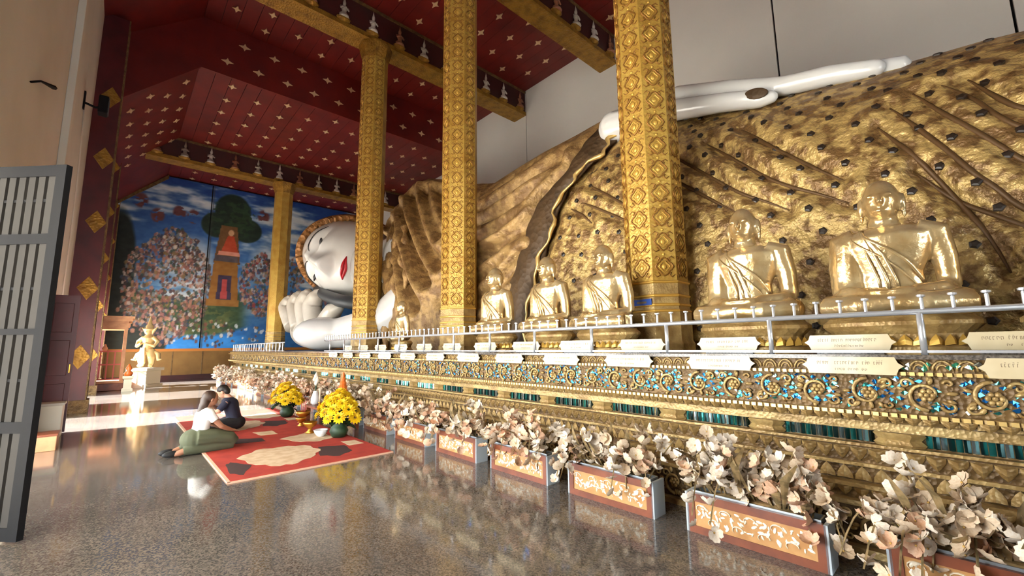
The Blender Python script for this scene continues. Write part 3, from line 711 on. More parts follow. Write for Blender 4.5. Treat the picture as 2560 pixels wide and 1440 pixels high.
# resting hand on the hip
hb = MB()
def chain(pts, n=10): hb.tube([p[:3] for p in pts], [p[3] for p in pts], n); hb.ell(pts[-1][:3], (pts[-1][3],)*3, 8, 6); hb.ell(pts[0][:3], (pts[0][3],)*3, 10, 8)
chain([(-4.35, 6.8, 5.68, .33), (-3.7, 6.8, 5.62, .26), (-3.1, 6.76, 5.5, .185), (-2.3, 6.72, 5.26, .155), (-1.8, 6.72, 5.09, .14), (-1.66, 6.72, 5.05, .1)])
chain([(-4.25, 6.9, 5.74, .32), (-3.1, 6.95, 5.83, .19), (-2.3, 6.95, 5.56, .165), (-1.57, 6.93, 5.26, .15), (-1.0, 6.92, 5.14, .145), (-.52, 6.92, 5.0, .12)])
hand = remeshed(hb, 'hand', MT['lacquer'], .035, 6); hd = link('resting_hand', hand, rs)
for dy, xe in ((.12, -.2), (.36, -.35), (.6, -.7)):
    z0 = 5.86 if dy < .3 else 5.83
    MB().tube([(-4.0, 6.95+dy, 5.75), (-3.1, 6.95+dy, z0), (-2.3, 6.95+dy, 5.6), (-1.57, 6.95+dy, 5.32), (-1.0, 6.95+dy, 5.18), (xe-.06, 6.95+dy, 4.97), (xe, 6.95+dy, 4.95)], [.2, .18, .16, .15, .14, .125, .05], 10).build('finger', MT['lacquer'], hd, smooth=True)
MB().ell((-1.82, 6.60, 5.13), (.17, .03, .085), 12, 7, Matrix.Rotation(.35, 3, 'Y')).build('thumb_nail', MT['shade_brown'], hd, smooth=True)
# head ---------------------------------------------------------------------------------
hs, hn, hu = Vector((-.393, .013, -.92)), Vector((.307, -.94, -.145)), Vector((-.867, -.34, .365))
HM = Matrix(((hs.x, hn.x, hu.x), (hs.y, hn.y, hu.y), (hs.z, hn.z, hu.z))); HC = Vector((-17.50, 7.17, 5.16))
HT = Matrix.Translation(HC) @ HM.to_4x4()
def face_pt(th, ph, k=1.0, feat=True):
    # th: azimuth from the nose, ph: -pi/2 chin .. pi/2 crown
    x = math.cos(ph)*math.sin(th); y = math.cos(ph)*math.cos(th); z = math.sin(ph)
    X, Y, Z = 1.68*x, 1.9*y, 2.4*z
    if Z < 0: q = (-Z/2.4)**1.6; X *= 1-.22*q; Y *= 1-.08*q
    if feat and y > 0:
        g = lambda cx, cz, sx_, sz: math.exp(-((X-cx)/sx_)**2-((Z-cz)/sz)**2)
        bridge = max(0., min(1., (.55-Z)/1.05)) if Z > -.62 else max(0., 1-(-.62-Z)/.14)
        Y += .5*math.exp(-(X/(.16+.13*bridge))**2)*(.25+.75*bridge if Z < .75 else .25*max(0, 1-(Z-.75)/.3)) * (1 if Z > -.78 else 0)
        Y += .10*g(.27, -.6, .16, .14)+.10*g(-.27, -.6, .16, .14)
        Y += .12*g(.72, .62, .55, .14)+.12*g(-.72, .62, .55, .14)
        Y -= .16*g(.72, .28, .4, .16)+.16*g(-.72, .28, .4, .16)
        Y += .14*g(.72, -.02, .36, .16)+.14*g(-.72, -.02, .36, .16)
        Y += .16*g(0, -1.28, .5, .13)-.08*g(0, -1.5, .4, .08)+.14*g(0, -2.0, .4, .22)
    return X*k, Y*k, Z*k
g = MB(); NU, NV = 150, 120
g.grid(lambda a, b: face_pt(-PI+2*PI*a, -PI/2+PI*b), NU, NV)
g.tf(HT); head = g.build('face', MT['lacquer'], rs, smooth=True)
def on_face(X, Z, off=.0):
    ph = math.asin(max(-1, min(1, Z/2.4))); s = X/(1.68*math.cos(ph)*(1-.22*((-Z/2.4)**1.6 if Z < 0 else 0))); th = math.asin(max(-1, min(1, s)))
    p = face_pt(th, ph); return (p[0], p[1]+off, p[2])
for s in (-1, 1):
    MB().tube([on_face(s*lerp(.2, 1.25, i/14), .50+.24*math.sin(PI*(i/14)**.8), .03) for i in range(15)], [.012+.016*math.sin(PI*i/14) for i in range(15)], 6).tf(HT).build('brow', MT['black'], head, smooth=True)
    if 0: MB().tube([on_face(s*lerp(.34, 1.12, i/10), .04-.1*math.sin(PI*i/10), .03) for i in range(11)], .022, 6).tf(HT).build('eyelid_line', MT['charcoal'], head, smooth=True)
    MB().ell(on_face(s*.72, .02, .02), (.15, .05, .06), 12, 8).tf(HT).build('pupil', MT['black'], head, smooth=True)
    ear = MB(); ear.ell((s*1.7, -.15, -.1), (.14, .36, .75), 12, 10); ear.ell((s*1.66, -.1, -1.15), (.11, .2, .7), 10, 8); ear.tf(HT).build('ear', MT['lacquer'], head, smooth=True)
def lip(z0, amp, rad):
    return MB().tube([on_face(lerp(-.46, .46, i/14), z0+amp(i/14), .02) for i in range(15)], [rad*(.25+.75*math.sin(PI*i/14)) for i in range(15)], 8)
lip(-1.25, lambda t: .03*abs(math.sin(2*PI*t))-.02+.08*abs(2*t-1)**2, .06).tf(HT).build('upper_lip', MT['red'], head, smooth=True)
lip(-1.32, lambda t: -.03*math.sin(PI*t)+.13*abs(2*t-1)**2, .06).tf(HT).build('lower_lip', MT['red'], head, smooth=True)
# hair cap cut along a sloping hairline
g = MB(); vsx = []; NU, NV = 90, 70
cap = bpy.data.meshes.new('hair_cap'); b = bmesh.new(); rows = []
for j in range(NV):
    rows.append([b.verts.new(HT @ Vector(face_pt(-PI+2*PI*i/NU, -PI/2+.001+(PI-.002)*j/(NV-1), 1.13, False))) for i in range(NU)])
Hi = HT.inverted()
for j in range(NV-1):
    for i in range(NU):
        q = [rows[j][i], rows[j][(i+1) % NU], rows[j+1][(i+1) % NU], rows[j+1][i]]
        c = Hi @ (sum((v_.co for v_ in q), Vector())/4)
        if c.y-.62*c.z < .42: b.faces.new(q).smooth = True
bmesh.ops.delete(b, geom=[v_ for v_ in b.verts if not v_.link_faces], context='VERTS'); bmesh.ops.recalc_face_normals(b, faces=b.faces); b.to_mesh(cap); b.free(); cap.materials.append(MT['gold_cap'])
hc = link('hair_cap', cap, rs); hc.modifiers.new('t', 'SOLIDIFY').thickness = .26
MB().ell((0, -.35, 2.45), (.95, .95, .8), 20, 12).tf(HT).build('topknot', MT['gold_cap'], rs, smooth=True)
# neck, propping arm and the hand under the cheek
MB().tube([(-16.2, 7.4, 4.75), (-14.6, 7.35, 4.35), (-12.4, 7.4, 4.1)], [1.2, 1.15, 1.5], 20).build('neck', MT['lacquer'], rs, smooth=True)
MB().tube([(-19.5, 6.25, 4.1), (-18.6, 6.05, 3.93), (-17.2, 5.9, 3.55), (-15.8, 5.95, 3.22), (-14.2, 6.2, 2.95)], [.12, .24, .27, .3, .3], 12, flat=.8).build('cheek_gap_shade', MT['charcoal'], rs, smooth=True)  # charcoal tube painting the shadow gap between cheek and hand
ab = MB(); rz = Matrix.Rotation(math.atan2(.73, .68), 3, 'Z')
ab.ell((-14.25, 4.86, 1.96), (.95, .75, .53), 24, 16, rz)
ab.tube([(-14.3, 5.0, 1.95), (-15.6, 5.25, 2.0), (-17.2, 5.6, 2.1), (-18.6, 5.75, 2.2)], [.5, .5, .46, .5], 16)
ab.tube([(-13.9, 5.2, 1.95), (-12.5, 5.95, 2.25), (-11.5, 6.5, 2.9), (-11.0, 6.9, 3.4)], [.5, .55, .75, .8], 16)
link('propping_arm', remeshed(ab, 'propping_arm', MT['lacquer'], .06, 8), rs)
pb = MB(); pb.ell((-19.2, 6.1, 2.3), (2.6, .6, .8), 24, 14)
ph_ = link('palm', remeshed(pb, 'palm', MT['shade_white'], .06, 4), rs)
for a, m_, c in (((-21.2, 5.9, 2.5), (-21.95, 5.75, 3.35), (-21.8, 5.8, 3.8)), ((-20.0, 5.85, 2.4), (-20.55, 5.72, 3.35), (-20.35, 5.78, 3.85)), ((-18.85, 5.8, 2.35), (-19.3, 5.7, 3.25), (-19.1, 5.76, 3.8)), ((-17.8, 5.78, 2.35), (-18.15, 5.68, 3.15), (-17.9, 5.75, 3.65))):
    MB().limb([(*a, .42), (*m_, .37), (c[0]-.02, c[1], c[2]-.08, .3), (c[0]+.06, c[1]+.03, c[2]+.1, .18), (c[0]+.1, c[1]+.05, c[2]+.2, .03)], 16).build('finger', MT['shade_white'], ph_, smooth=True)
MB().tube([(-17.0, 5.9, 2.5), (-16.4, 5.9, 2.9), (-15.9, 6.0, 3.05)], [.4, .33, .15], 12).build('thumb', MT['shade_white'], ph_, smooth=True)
# made-up porch outside, added to keep the sun off the hall floor
bo = thing('sun_block_porch', 'flat roof on posts added in the yard to block the sun', 'porch', (0, 0, -.12))
MB().box(-11.4, 9.4, -9.6, -1.37, 5.1, 5.4).build('sun_block_roof', MT['white_wall'], bo)
for x in (-11.0, -7.1, -3.2, 1.0, 5.0, 9.0): MB().box(x-.2, x+.2, -9.5, -9.1, 0, 5.1).build('sun_block_post', MT['white_wall'], bo)
# ------------------------------------------------------------------ seated gilt monk statues
def monk_body():
    g = MB()
    for s in (-1, 1):
        g.tube([(s*.1, .06, .42), (s*.32, -.08, .40), (s*.43, -.16, .385)], [.15, .12, .1], 12)
        g.tube([(s*.43, -.16, .385), (s*.2, -.3, .38), (-s*.08, -.32, .40)], [.1, .09, .06], 12)
        g.tube([(s*.20, 0, .99), (s*.30, .01, .97), (s*.335, .04, .76), (s*.345, .05, .52)], [.1, .1, .082, .07], 12)
        g.tube([(s*.345, .05, .52), (s*.29, -.12, .50), (s*.14, -.26, .49)], [.07, .06, .045], 10)
        g.ell((s*.08, -.29, .485), (.09, .06, .035), 10, 7)
        for q in range(4): g.tube([(s*.05, -.27-.02*q, .49), (-s*.06, -.28-.022*q, .485)], [.017, .012], 6)
        g.tube([(s*.08, -.27, .5), (s*.02, -.25, .525)], [.018, .012], 6)
        g.ell((s*.14, .0, 1.25), (.022, .045, .085), 8, 7); g.ell((s*.138, .0, 1.165), (.016, .026, .05), 8, 6)
    g.ell((0, .06, .44), (.27, .2, .14), 16, 10)
    g.lathe([(.2, .42), (.215, .55), (.21, .66), (.26, .78), (.30, .88), (.30, .97), (.2, 1.04), (.09, 1.07)], n=22, sy=.62)
    g.tube([(0, .01, 1.0), (0, -.005, 1.16)], [.12, .09], 12)
    g.ell((0, -.01, 1.285), (.128, .155, .185), 18, 14); g.ell((0, -.05, 1.2), (.1, .115, .1), 12, 9)
    g.tube([(0, -.165, 1.31), (0, -.192, 1.245), (0, -.165, 1.225)], [.014, .026, .016], 8)
    for s in (-1, 1): g.ell((s*.055, -.15, 1.305), (.035, .022, .014), 8, 5)
    g.ell((0, -.155, 1.175), (.045, .022, .014), 8, 5)
    g.tube([(-.2, 0, 1.0), (-.25, .01, .93), (-.265, .01, .75), (-.27, .01, .6), (-.27, -.02, .45)], [.11, .135, .135, .13, .13], 14)
    return remeshed(g, 'figure', MT['gold_statue'], .0125, 3, .5)
me_monk = monk_body()
def robe_band():
    g = MB()
    def pt(a, z, k): 
        r = np.interp(z, [.42, .55, .66, .78, .88, .97, 1.03], [.2, .205, .21, .25, .285, .27, .2]); return (r*k*math.cos(a), r*.66*k*math.sin(a), z)
    P = [pt(lerp(-2.3, -.35, t), lerp(1.03, .56, t), 1.05) for t in [i/16 for i in range(17)]]
    g.tube(P, .015, 8, flat=.6)
    P = [pt(lerp(-2.5, -.5, t), lerp(.98, .48, t), 1.05) for t in [i/16 for i in range(17)]]; g.tube(P, .008, 6)
    for k in range(3): g.tube([pt(-2.2+.14*k, 1.0-.03*k, 1.03), pt(-2.05+.2*k, .8, 1.04), pt(-1.9+.25*k, .6, 1.05), pt(-1.85+.28*k, .46, 1.05)], [.008, .012, .012, .008], 6)
    return g.mesh('robe_fold', MT['gold_statue'], smooth=True)
me_robe = robe_band()
def pedestal():
    g = MB()
    pr = [(.52, 0), (.52, .05), (.46, .07), (.43, .12), (.43, .15), (.47, .19), (.50, .22), (.50, .25), (.46, .28), (.45, .3)]
    g.lathe(pr, n=24, sy=.55); return g.mesh('pedestal', MT['gold_carve'], smooth=False)
me_ped = pedestal()
me_pleaf = leaf_mesh('pedestal_leaf', .1, .085, .03, MT['gold_relief'])
spots = [(.72, 'gilt seated monk statue cut by the picture edge', 0, 1.0), (-.44, 'bright gilt seated monk statue, second from the near end of the row', .05, 1.0), (-1.54, 'gilt seated monk statue just beside the broad carved column, camera side', 0, 1.02),
         (-3.3, 'gilt seated monk statue touching the far side of the broad carved column', -.1, .98), (-4.33, 'gilt seated monk statue, middle of the three between two columns', -.12, .98), (-5.55, 'gilt seated monk statue nearest the second column, smallest of three', -.1, .98),
         (-8.85, 'small gilt monk statue at the foot of the draped sleeve', -.2, .78)]
for x, lab, rz_, sc in spots:
    m = thing('monk_statue', lab, 'statue', (x, 4.74, PT), rz_, 'gilt monk statues behind the rail'); m.scale = (sc,)*3
    link('figure', me_monk, m); link('robe_fold', me_robe, m); link('pedestal', me_ped, m)
    for i in range(16):
        a = PI+PI*(i+.5)/16; link('pedestal_leaf', me_pleaf, m, (.47*math.cos(a), .47*.55*math.sin(a), .06), (0, 0, a+PI/2))

# ------------------------------------------------------------------ flower boxes
def box_parts():
    W_, D_, H_ = .94, .19, .30; g = {}
    fr_ = MB(); t = .06
    for a in ((0, t, 0, .03, 0, H_), (W_-t, W_, 0, .03, 0, H_), (t, W_-t, 0, .03, 0, .055), (t, W_-t, 0, .03, H_-.06, H_)): fr_.box(*[q if i not in (0, 1) else q for i, q in enumerate(a)])
    g['front_frame'] = fr_.mesh('front_frame', MT['wood'])
    g['inlaid_panel'] = MB().box(t, W_-t, .008, .03, .055, H_-.06).mesh('inlaid_panel', MT['wood_panel'])
    g['end_board'] = None
    g['back_board'] = MB().box(0, W_, D_-.02, D_, 0, H_).mesh('back_board', MT['wood'])
    g['bottom_board'] = MB().box(.002, W_-.002, .03, D_-.02, .0, .02).mesh('bottom_board', MT['wood'])
    li = MB(); li.box(.03, W_-.03, .035, .045, .2, H_+.015); li.box(.03, W_-.03, D_-.035, D_-.025, .2, H_+.015); li.box(.03, .04, .045, D_-.035, .2, H_+.015); li.box(W_-.04, W_-.03, .045, D_-.035, .2, H_+.015)
    g['liner'] = li.mesh('liner', MT['tray'])
    return g
BP_ = box_parts(); me_end = MB().box(-.012, .012, .0, .19, 0, .302).mesh('end_board', MT['grey'])
def pearl(seed):
    r = random.Random(seed); g = MB(); x0, x1, z0, z1 = .075, .865, .075, .222
    n = 9
    for i in range(n):
        cx = lerp(x0+.04, x1-.04, i/(n-1)); cz = lerp(z0, z1, .5+.3*(-1)**i)
        pts = [(cx+.04*math.cos(q), .004, cz+.028*math.sin(q)) for q in [j*.55 for j in range(8)]]
        g.tube(pts, [.007, .008, .009, .009, .008, .007, .006, .004], 5, flat=.5)
        for k in range(9):
            q = r.uniform(0, 2*PI); R = r.uniform(.015, .06); L = r.uniform(.012, .024)
            x, z = min(x1-.02, max(x0+.02, cx+R*math.cos(q))), min(z1-.008, max(z0+.008, lerp(z0, z1, .5)+1.2*R*math.sin(q)))
            g.ell((x, .006, z), (L, .004, L*.45), 6, 4, Matrix.Rotation(r.uniform(0, 3), 3, 'Y'))
    return g.mesh('pearl_inlay', MT['pearl'])
me_pearl = [pearl(s) for s in range(3)]
def blossom(nm, m_, n, cup, seed):
    r = random.Random(seed); g = MB()
    for i in range(n):
        a = 2*PI*i/n+r.uniform(-.15, .15); L = r.uniform(.85, 1.1); tl = cup+r.uniform(-.15, .15); pts = []
        for v_, wd in ((.08, .12), (.35, .62), (.72, .85), (1.0, .5)):
            for s in (-1, 0, 1):
                rr = v_*L*.5; h = rr*tl+(-.03 if s == 0 else .03)+.05*v_*v_
                pts.append((rr*math.cos(a)-s*wd*.5*.62*math.sin(a), rr*math.sin(a)+s*wd*.5*.62*math.cos(a), h))
        g.add(pts, [(q*3+k, q*3+k+1, q*3+k+4, q*3+k+3) for q in range(3) for k in (0, 1)])
    g.cur = 1; g.ell((0, 0, .05), (.06, .06, .05), 6, 4)
    return g.mesh(nm, [m_, MT['centre']], smooth=True)
BL = {k: [blossom('blossom', MT['petal_'+k], n, c, s) for n, c, s in ((5, .45, 1), (5, .8, 2), (6, .25, 3), (4, .6, 4))] for k in 'wpc'}
def spray_points(r, W_):
    out = []
    ns = 21
    for s in range(ns):
        x0 = lerp(.08, W_-.08, (s+.5)/ns); up = r.uniform(.25, .62); lean = (x0-W_/2)*r.uniform(.3, 1.0)+r.uniform(-.12, .12); fy = r.uniform(-.34, .05)
        k = r.choice('wwwcccpp'); droop = r.random() < .4
        path = []
        for i in range(9):
            t = i/8
            if droop: p = (x0+lean*.7*t, .1+fy*1.05*t, .27+.32*math.sin(PI*t*.75)-.30*t*t)
            else: p = (x0+lean*t, .1+fy*t*t*.6, .27+up*t-.12*t*t)
            path.append(p)
        out.append((k, path))
    return out
def arrangement(par, seed, near):
    r = random.Random(seed); W_ = .94; sm = MB(); blobs = []
    for k, path in spray_points(r, W_):
        sm.tube(path, [.006]*9, 4)
        for i in range(2, 9):
            for rep in range(2 if i < 8 and r.random() < .7 else 1):
                p = path[i]; q = (p[0]+r.uniform(-.05, .05), p[1]+r.uniform(-.06, .04), p[2]+r.uniform(-.04, .05))
                q = (min(1.02, max(-.08, q[0])), q[1], q[2]); blobs.append((r.choice('wcp') if r.random() < .15 else k, r.randrange(4), q, (r.uniform(.2, 1.5), r.uniform(-.6, .6), r.uniform(0, 6.3)), r.uniform(.085, .125)))
    sm.ell((W_/2, .1, .27), (.42, .075, .06), 16, 6)
    stuff(sm.build('stems', MT['moss'], par))
    lf = MB()
    for i in range(16):
        a = r.uniform(-.5, .5); x = r.uniform(.12, W_-.12); h = r.uniform(.15, .5); lf.tube([(x, .1, .28), (x+.5*h*math.sin(a), .1-r.uniform(0, .2), .28+h*.7), (x+h*math.sin(a), .1-r.uniform(0, .25), .28+h)], [.004, .03, .003], 4, flat=.15)
    stuff(lf.build('dry_fronds', MT['moss'], par))
    if near:
        for k, v_, q, e, s in blobs: link('blossom', BL[k][v_], par, q, e, s)
    else:
        for kk in 'wcp':
            g = MB()
            for k, v_, q, e, s in blobs:
                if k != kk: continue
                me = BL[k][v_]; T = Matrix.Translation(q) @ (Matrix.Rotation(e[2], 4, 'Z') @ Matrix.Rotation(e[1], 4, 'Y') @ Matrix.Rotation(e[0], 4, 'X')) @ Matrix.Scale(s, 4)
                g.add([T @ v.co for v in me.vertices], [tuple(p.vertices) for p in me.polygons])
            if g.v: stuff(g.build('blossoms', MT['petal_'+kk], par, smooth=True))
for k in range(20):
    xl = .44-.94-1.25*k; o_ = ORD[k]
    b_ = thing('flower_box', 'wooden flower box with pearl inlaid front, %s from the near end of the row' % o_, 'planter', (xl, 3.53, 0), group='inlaid flower boxes')
    for nm, me in BP_.items():
        if me: link(nm, me, b_)
    link('end_board', me_end, b_, (.012-.012, 0, 0)); link('end_board', me_end, b_, (.94, 0, 0))
    stuff(link('pearl_inlay', me_pearl[k % 3], b_))
    a_ = thing('flower_arrangement', 'spray of white and peach silk blossoms in the %s flower box' % o_, 'flowers', (xl, 3.53, 0), group='silk flower arrangements')
    arrangement(a_, 40+k, k < 4)

# ------------------------------------------------------------------ rug and offerings
rug = thing('rug', 'long red rug with large cream and dark flowers', 'rug', (0, 0, 0))
MB().box(-12.3, -5.86, 1.04, 3.04, 0.0, .014).build('rug_body', MT['rug'], rug)
for a in ((-12.3, -5.86, 1.03, 1.065, 0, .0155), (-5.885, -5.85, 1.03, 3.04, 0, .0155)): MB().box(*a).build('rug_binding', MT['rug_edge'], rug)
def motif(pts, m_, name='flower_motif', dx=0):
    P = np.array(pts, float); q = []
    for i in range(len(P)):
        a, b2 = P[i], P[(i+1) % len(P)]
        for t in (0, .33, .66): q.append(a*(1-t)+b2*t)
    q = np.array(q); c = q.mean(0); q = c+(q-c)*(1+.06*np.sin(np.arange(len(q))*2.1))[:, None]
    MB().prism([(p[0]+dx, p[1]) for p in q], 2, .012, .0165 if m_ is MT['rug_cream'] else .0158).build(name, m_, rug)
for dx in (0, -3.2):
    motif([(-7.02, 1.32), (-7.4, 1.63), (-7.36, 1.95), (-7.23, 2.25), (-6.78, 2.34), (-6.46, 2.17), (-6.19, 1.86), (-6.2, 1.65), (-6.48, 1.44)], MT['rug_cream'], dx=dx)
    motif([(-6.94, 2.36), (-6.78, 2.69), (-6.36, 2.65), (-6.17, 2.4), (-6.37, 2.2)], MT['rug_dark'], dx=dx)
    motif([(-7.99, 2.1), (-8.22, 2.55), (-8.2, 2.78), (-7.5, 2.82), (-7.35, 2.53), (-7.52, 2.28)], MT['rug_cream'], dx=dx)
    motif([(-7.06, 2.75), (-7.02, 2.95), (-6.7, 2.97), (-6.69, 2.74)], MT['rug_cream'], dx=dx)
    motif([(-6.75, 1.15), (-6.86, 1.22), (-6.52, 1.4), (-6.09, 1.23), (-6.26, 1.12)], MT['rug_dark'], dx=dx)
    motif([(-8.6, 1.5), (-8.3, 1.9), (-8.0, 1.9), (-8.1, 1.5)], MT['rug_dark'], dx=dx)
    motif([(-8.95, 1.9), (-8.9, 2.2), (-8.5, 2.2), (-8.55, 1.95)], MT['rug_cream'], dx=dx)
tb = thing('offering_table', 'low dark wooden table behind the yellow flowers', 'table', (-8.9, 3.22, 0))
MB().box(-1.0, 1.0, -.17, .2, .26, .31).build('table_top', MT['wood'], tb, bevel=.008)
for sx_ in (-.93, .93):
    for sy_ in (-.12, .15): MB().box(sx_-.04, sx_+.04, sy_-.04, sy_+.04, 0, .26).build('leg', MT['wood'], tb)
def mum():
    g = MB(); r = random.Random(3)
    for ring, (n, R, h, tl) in enumerate(((13, 1.0, .0, .25), (11, .82, .14, .5), (8, .55, .3, .9), (5, .3, .42, 1.4))):
        for i in range(n):
            a = 2*PI*(i+ring*.5)/n; c, s = math.cos(a), math.sin(a); L = R*.5
            pts = [(.1*c, .1*s, h*.5)] + [(L*.6*c-k*.11*s, L*.6*s+k*.11*c, h*.5+L*.6*tl*.6) for k in (-1, 1)] + [(L*c, L*s, h*.5+L*tl*.45)]
            g.add(pts, [(0, 1, 3, 2)])
    return g.mesh('yellow_bloom', MT['yellow'], smooth=True)
me_mum = mum()
me_leaf = MB().grid(lambda a, b_: ((a-.5)*.5*math.sin(PI*min(1, b_*.9+.08)), b_, .12*math.sin(PI*b_)+.1*abs(a-.5)), 3, 5).mesh('leaf', MT['leaf'], smooth=True)
def bouquet(loc, label, spread, h, n, seed):
    r = random.Random(seed); b_ = thing('yellow_bouquet', label, 'flowers', loc, group='yellow chrysanthemum vases')
    MB().lathe([(.09, 0), (.12, .03), (.15, .1), (.12, .18), (.09, .22), (.11, .25)], n=16).build('vase', MT['leaf'], b_, smooth=True)
    st_ = MB()
    for i in range(n):
        a = 2.4*i; R = spread*math.sqrt((i+.5)/n); z = h-.55*h*(R/spread)**2+r.uniform(-.03, .03); p = (R*math.cos(a)*1.1, R*math.sin(a)*.7-.03, z)
        st_.tube([(0, 0, .22), (p[0]*.5, p[1]*.5, lerp(.22, z, .6)), p], .008, 4)
        d = Vector((p[0]*1.2, p[1]*1.2-.15, .35)); link('yellow_bloom', me_mum, b_, p, d.to_track_quat('Z', 'Y').to_euler(), r.uniform(.19, .25))
    stuff(st_.build('stems', MT['leaf'], b_))
    for i in range(22):
        a = r.uniform(0, 6.3); z = r.uniform(.12, .36); link('leaf', me_leaf, b_, (.06*math.cos(a), .06*math.sin(a), z), (r.uniform(-.5, .7), 0, a-PI/2), r.uniform(.2, .32))
bouquet((-10.45, 2.86, .0145), 'yellow chrysanthemum bouquet at the far end of the offerings', .42, .68, 30, 5)
bouquet((-7.45, 2.86, .0145), 'yellow chrysanthemum bouquet beside the white bowl on the rug', .42, .72, 32, 6)
tag(MB().lathe([(.05, 0), (.06, .01), (.1, .06), (.115, .11), (.105, .11), (.09, .06), (.04, .025)], (-7.72, 2.66, .017), 20).build('offering_bowl', MT['china'], smooth=True), 'small white china bowl on the red rug', 'bowl')
cn = thing('offering_cone', 'tall orange folded offering cone on a stand above the yellow flowers', 'offering', (-8.35, 3.25, .31))
MB().lathe([(.1, 0), (.12, .02), (.05, .05), (.04, .12), (.13, .18), (.14, .21)], n=18).build('footed_tray', MT['brass'], cn, smooth=True)
for i in range(7):
    R = .12*(1-i/8); MB().lathe([(R, 0), (R*1.08, .03), (R*.55, .09)], (0, 0, .21+.07*i), 10).build('folded_tier', MT['orange'], cn)
lo = thing('white_lotus_vase', 'slim white vase with pale lotus buds beside the far yellow bouquet', 'vase', (-9.72, 3.2, .31))
MB().lathe([(.06, 0), (.08, .03), (.09, .12), (.05, .24), (.045, .28)], n=16).build('vase', MT['china'], lo, smooth=True)
for i, (dx, dz) in enumerate(((-.07, .2), (.0, .27), (.08, .18), (.03, .12))):
    MB().tube([(0, 0, .27), (dx*.6, 0, .27+dz*.6), (dx, 0, .27+dz)], .007, 5).build('stem', MT['leaf'], lo)
    MB().lathe([(.01, 0), (.04, .03), (.045, .06), (.02, .11), (.003, .14)], (dx, 0, .27+dz), 10).build('lotus_bud', MT['petal_w'], lo, smooth=True)
pf = thing('framed_picture', 'small dark framed picture with blue mount among the offerings', 'picture', (-8.85, 3.2, .31), -.3)
MB().box(-.14, .14, 0, .025, 0, .36).build('frame', MT['charcoal'], pf); MB().box(-.1, .1, -.004, 0, .04, .2).build('blue_mount', MT['blue'], pf); MB().box(-.1, .1, -.004, 0, .2, .32).build('photo_sheet', MT['shade_brown'], pf)
MB().tube([(0, .02, .2), (0, .15, 0)], .01, 5).build('strut', MT['charcoal'], pf)
for i, (x, y, s, lab) in enumerate(((-9.35, 2.86, 1.0, 'brass incense pot on the rug between the yellow bouquets'), (-9.0, 2.72, .7, 'smaller brass dish on the rug before the incense pot'), (-8.15, 2.62, .85, 'brass cup on the rug beside the near yellow bouquet'))):
    b_ = thing('brass_pot', lab, 'pot', (x, y, .0165)); b_.scale = (s,)*3
    MB().lathe([(.07, 0), (.1, .015), (.045, .05), (.04, .1), (.12, .16), (.14, .22), (.13, .23), (.1, .17)], n=18).build('bowl', MT['brass'], b_, smooth=True)
    if i == 0:
        for q in range(5): MB().tube([(.03*math.cos(q), .03*math.sin(q), .16), (.05*math.cos(q), .05*math.sin(q), .42)], .004, 4).build('incense_stick', MT['red'], b_)
for i, x in enumerate((-9.2, -8.6)):
    c_ = thing('candle', ('cream candle in a brass holder left of the framed picture', 'cream candle in a brass holder right of the framed picture')[i], 'candle', (x, 3.12, .31))
    MB().lathe([(.05, 0), (.05, .015), (.02, .03), (.02, .08), (.035, .1)], n=12).build('holder', MT['brass'], c_, smooth=True); MB().lathe([(.02, .1), (.02, .36), (.004, .37)], n=10).build('wax', MT['petal_c'], c_, smooth=True)
# ------------------------------------------------------------------ people
def hand(g, c, d, s):
    # palm with four fingers and a thumb; d: pointing direction
    d = Vector(d).normalized(); sd = d.cross(Vector((0, 0, 1))).normalized()*s; c = Vector(c)
    g.ell(c, (.038, .038, .02), 8, 6)
    for i, L in enumerate((.055, .065, .06, .048)):
        b0 = c+d*.025+sd*(.026-.017*i); g.tube([b0, b0+d*L*.6+Vector((0, 0, .004)), b0+d*L+Vector((0, 0, -.014))], [.0095, .009, .007], 6)
    b0 = c+sd*.034; g.tube([b0-d*.01, b0+sd*.018+d*.025, b0+sd*.016+d*.05], [.011, .01, .008], 6)
def head(g, c, rot=None):
    R = rot or Matrix.Identity(3); c = Vector(c)
    for p, r in (((0, 0, .015), (.074, .09, .098)), ((0, .025, -.045), (.055, .06, .06)), ((0, .088, -.012), (.012, .018, .022)), ((.073, -.005, -.01), (.012, .02, .03)), ((-.073, -.005, -.01), (.012, .02, .03)), ((0, .08, -.05), (.022, .012, .008))):
        g.ell(c+R @ Vector(p), r, 12, 9, R)
# woman sitting on folded legs
wp = thing('person', 'person in white blouse and olive trousers kneeling at the rug edge', 'person', (-7.95, 1.04, .0), .18)
g = MB(); head(g, (0, .07, .76), Matrix.Rotation(-.15, 3, 'X')); g.tube([(0, .02, .6), (0, .05, .7)], [.05, .045], 10)
for s in (-1, 1):
    g.tube([(s*.165, .0, .57), (s*.2, .08, .46), (s*.2, .17, .36), (s*.15, .28, .3), (s*.1, .35, .27)], [.045, .042, .037, .033, .025], 10); hand(g, (s*.09, .37, .265), (-.1*s, .9, -.25), s)
    g.tube([(s*.1, -.24, .07), (s*.09, -.31, .05), (s*.08, -.36, .04)], [.045, .042, .03], 10)
link('body', remeshed(g, 'body', MT['skin'], .009, 3), wp)
g = MB(); g.lathe([(.155, .2), (.15, .3), (.145, .4), (.165, .5), (.16, .56), (.10, .62), (.05, .64)], (0, -.06, 0), 20, sy=.72)
g.v = [(x, y+(z-.2)*.18, z) for x, y, z in g.v]
for s in (-1, 1): g.tube([(s*.12, .02, .58), (s*.185, .03, .53), (s*.21, .08, .45)], [.065, .062, .056], 10)
link('blouse', remeshed(g, 'blouse', MT['shirt'], .011, 3), wp)
g = MB(); g.ell((0, -.12, .2), (.19, .16, .15), 16, 10)
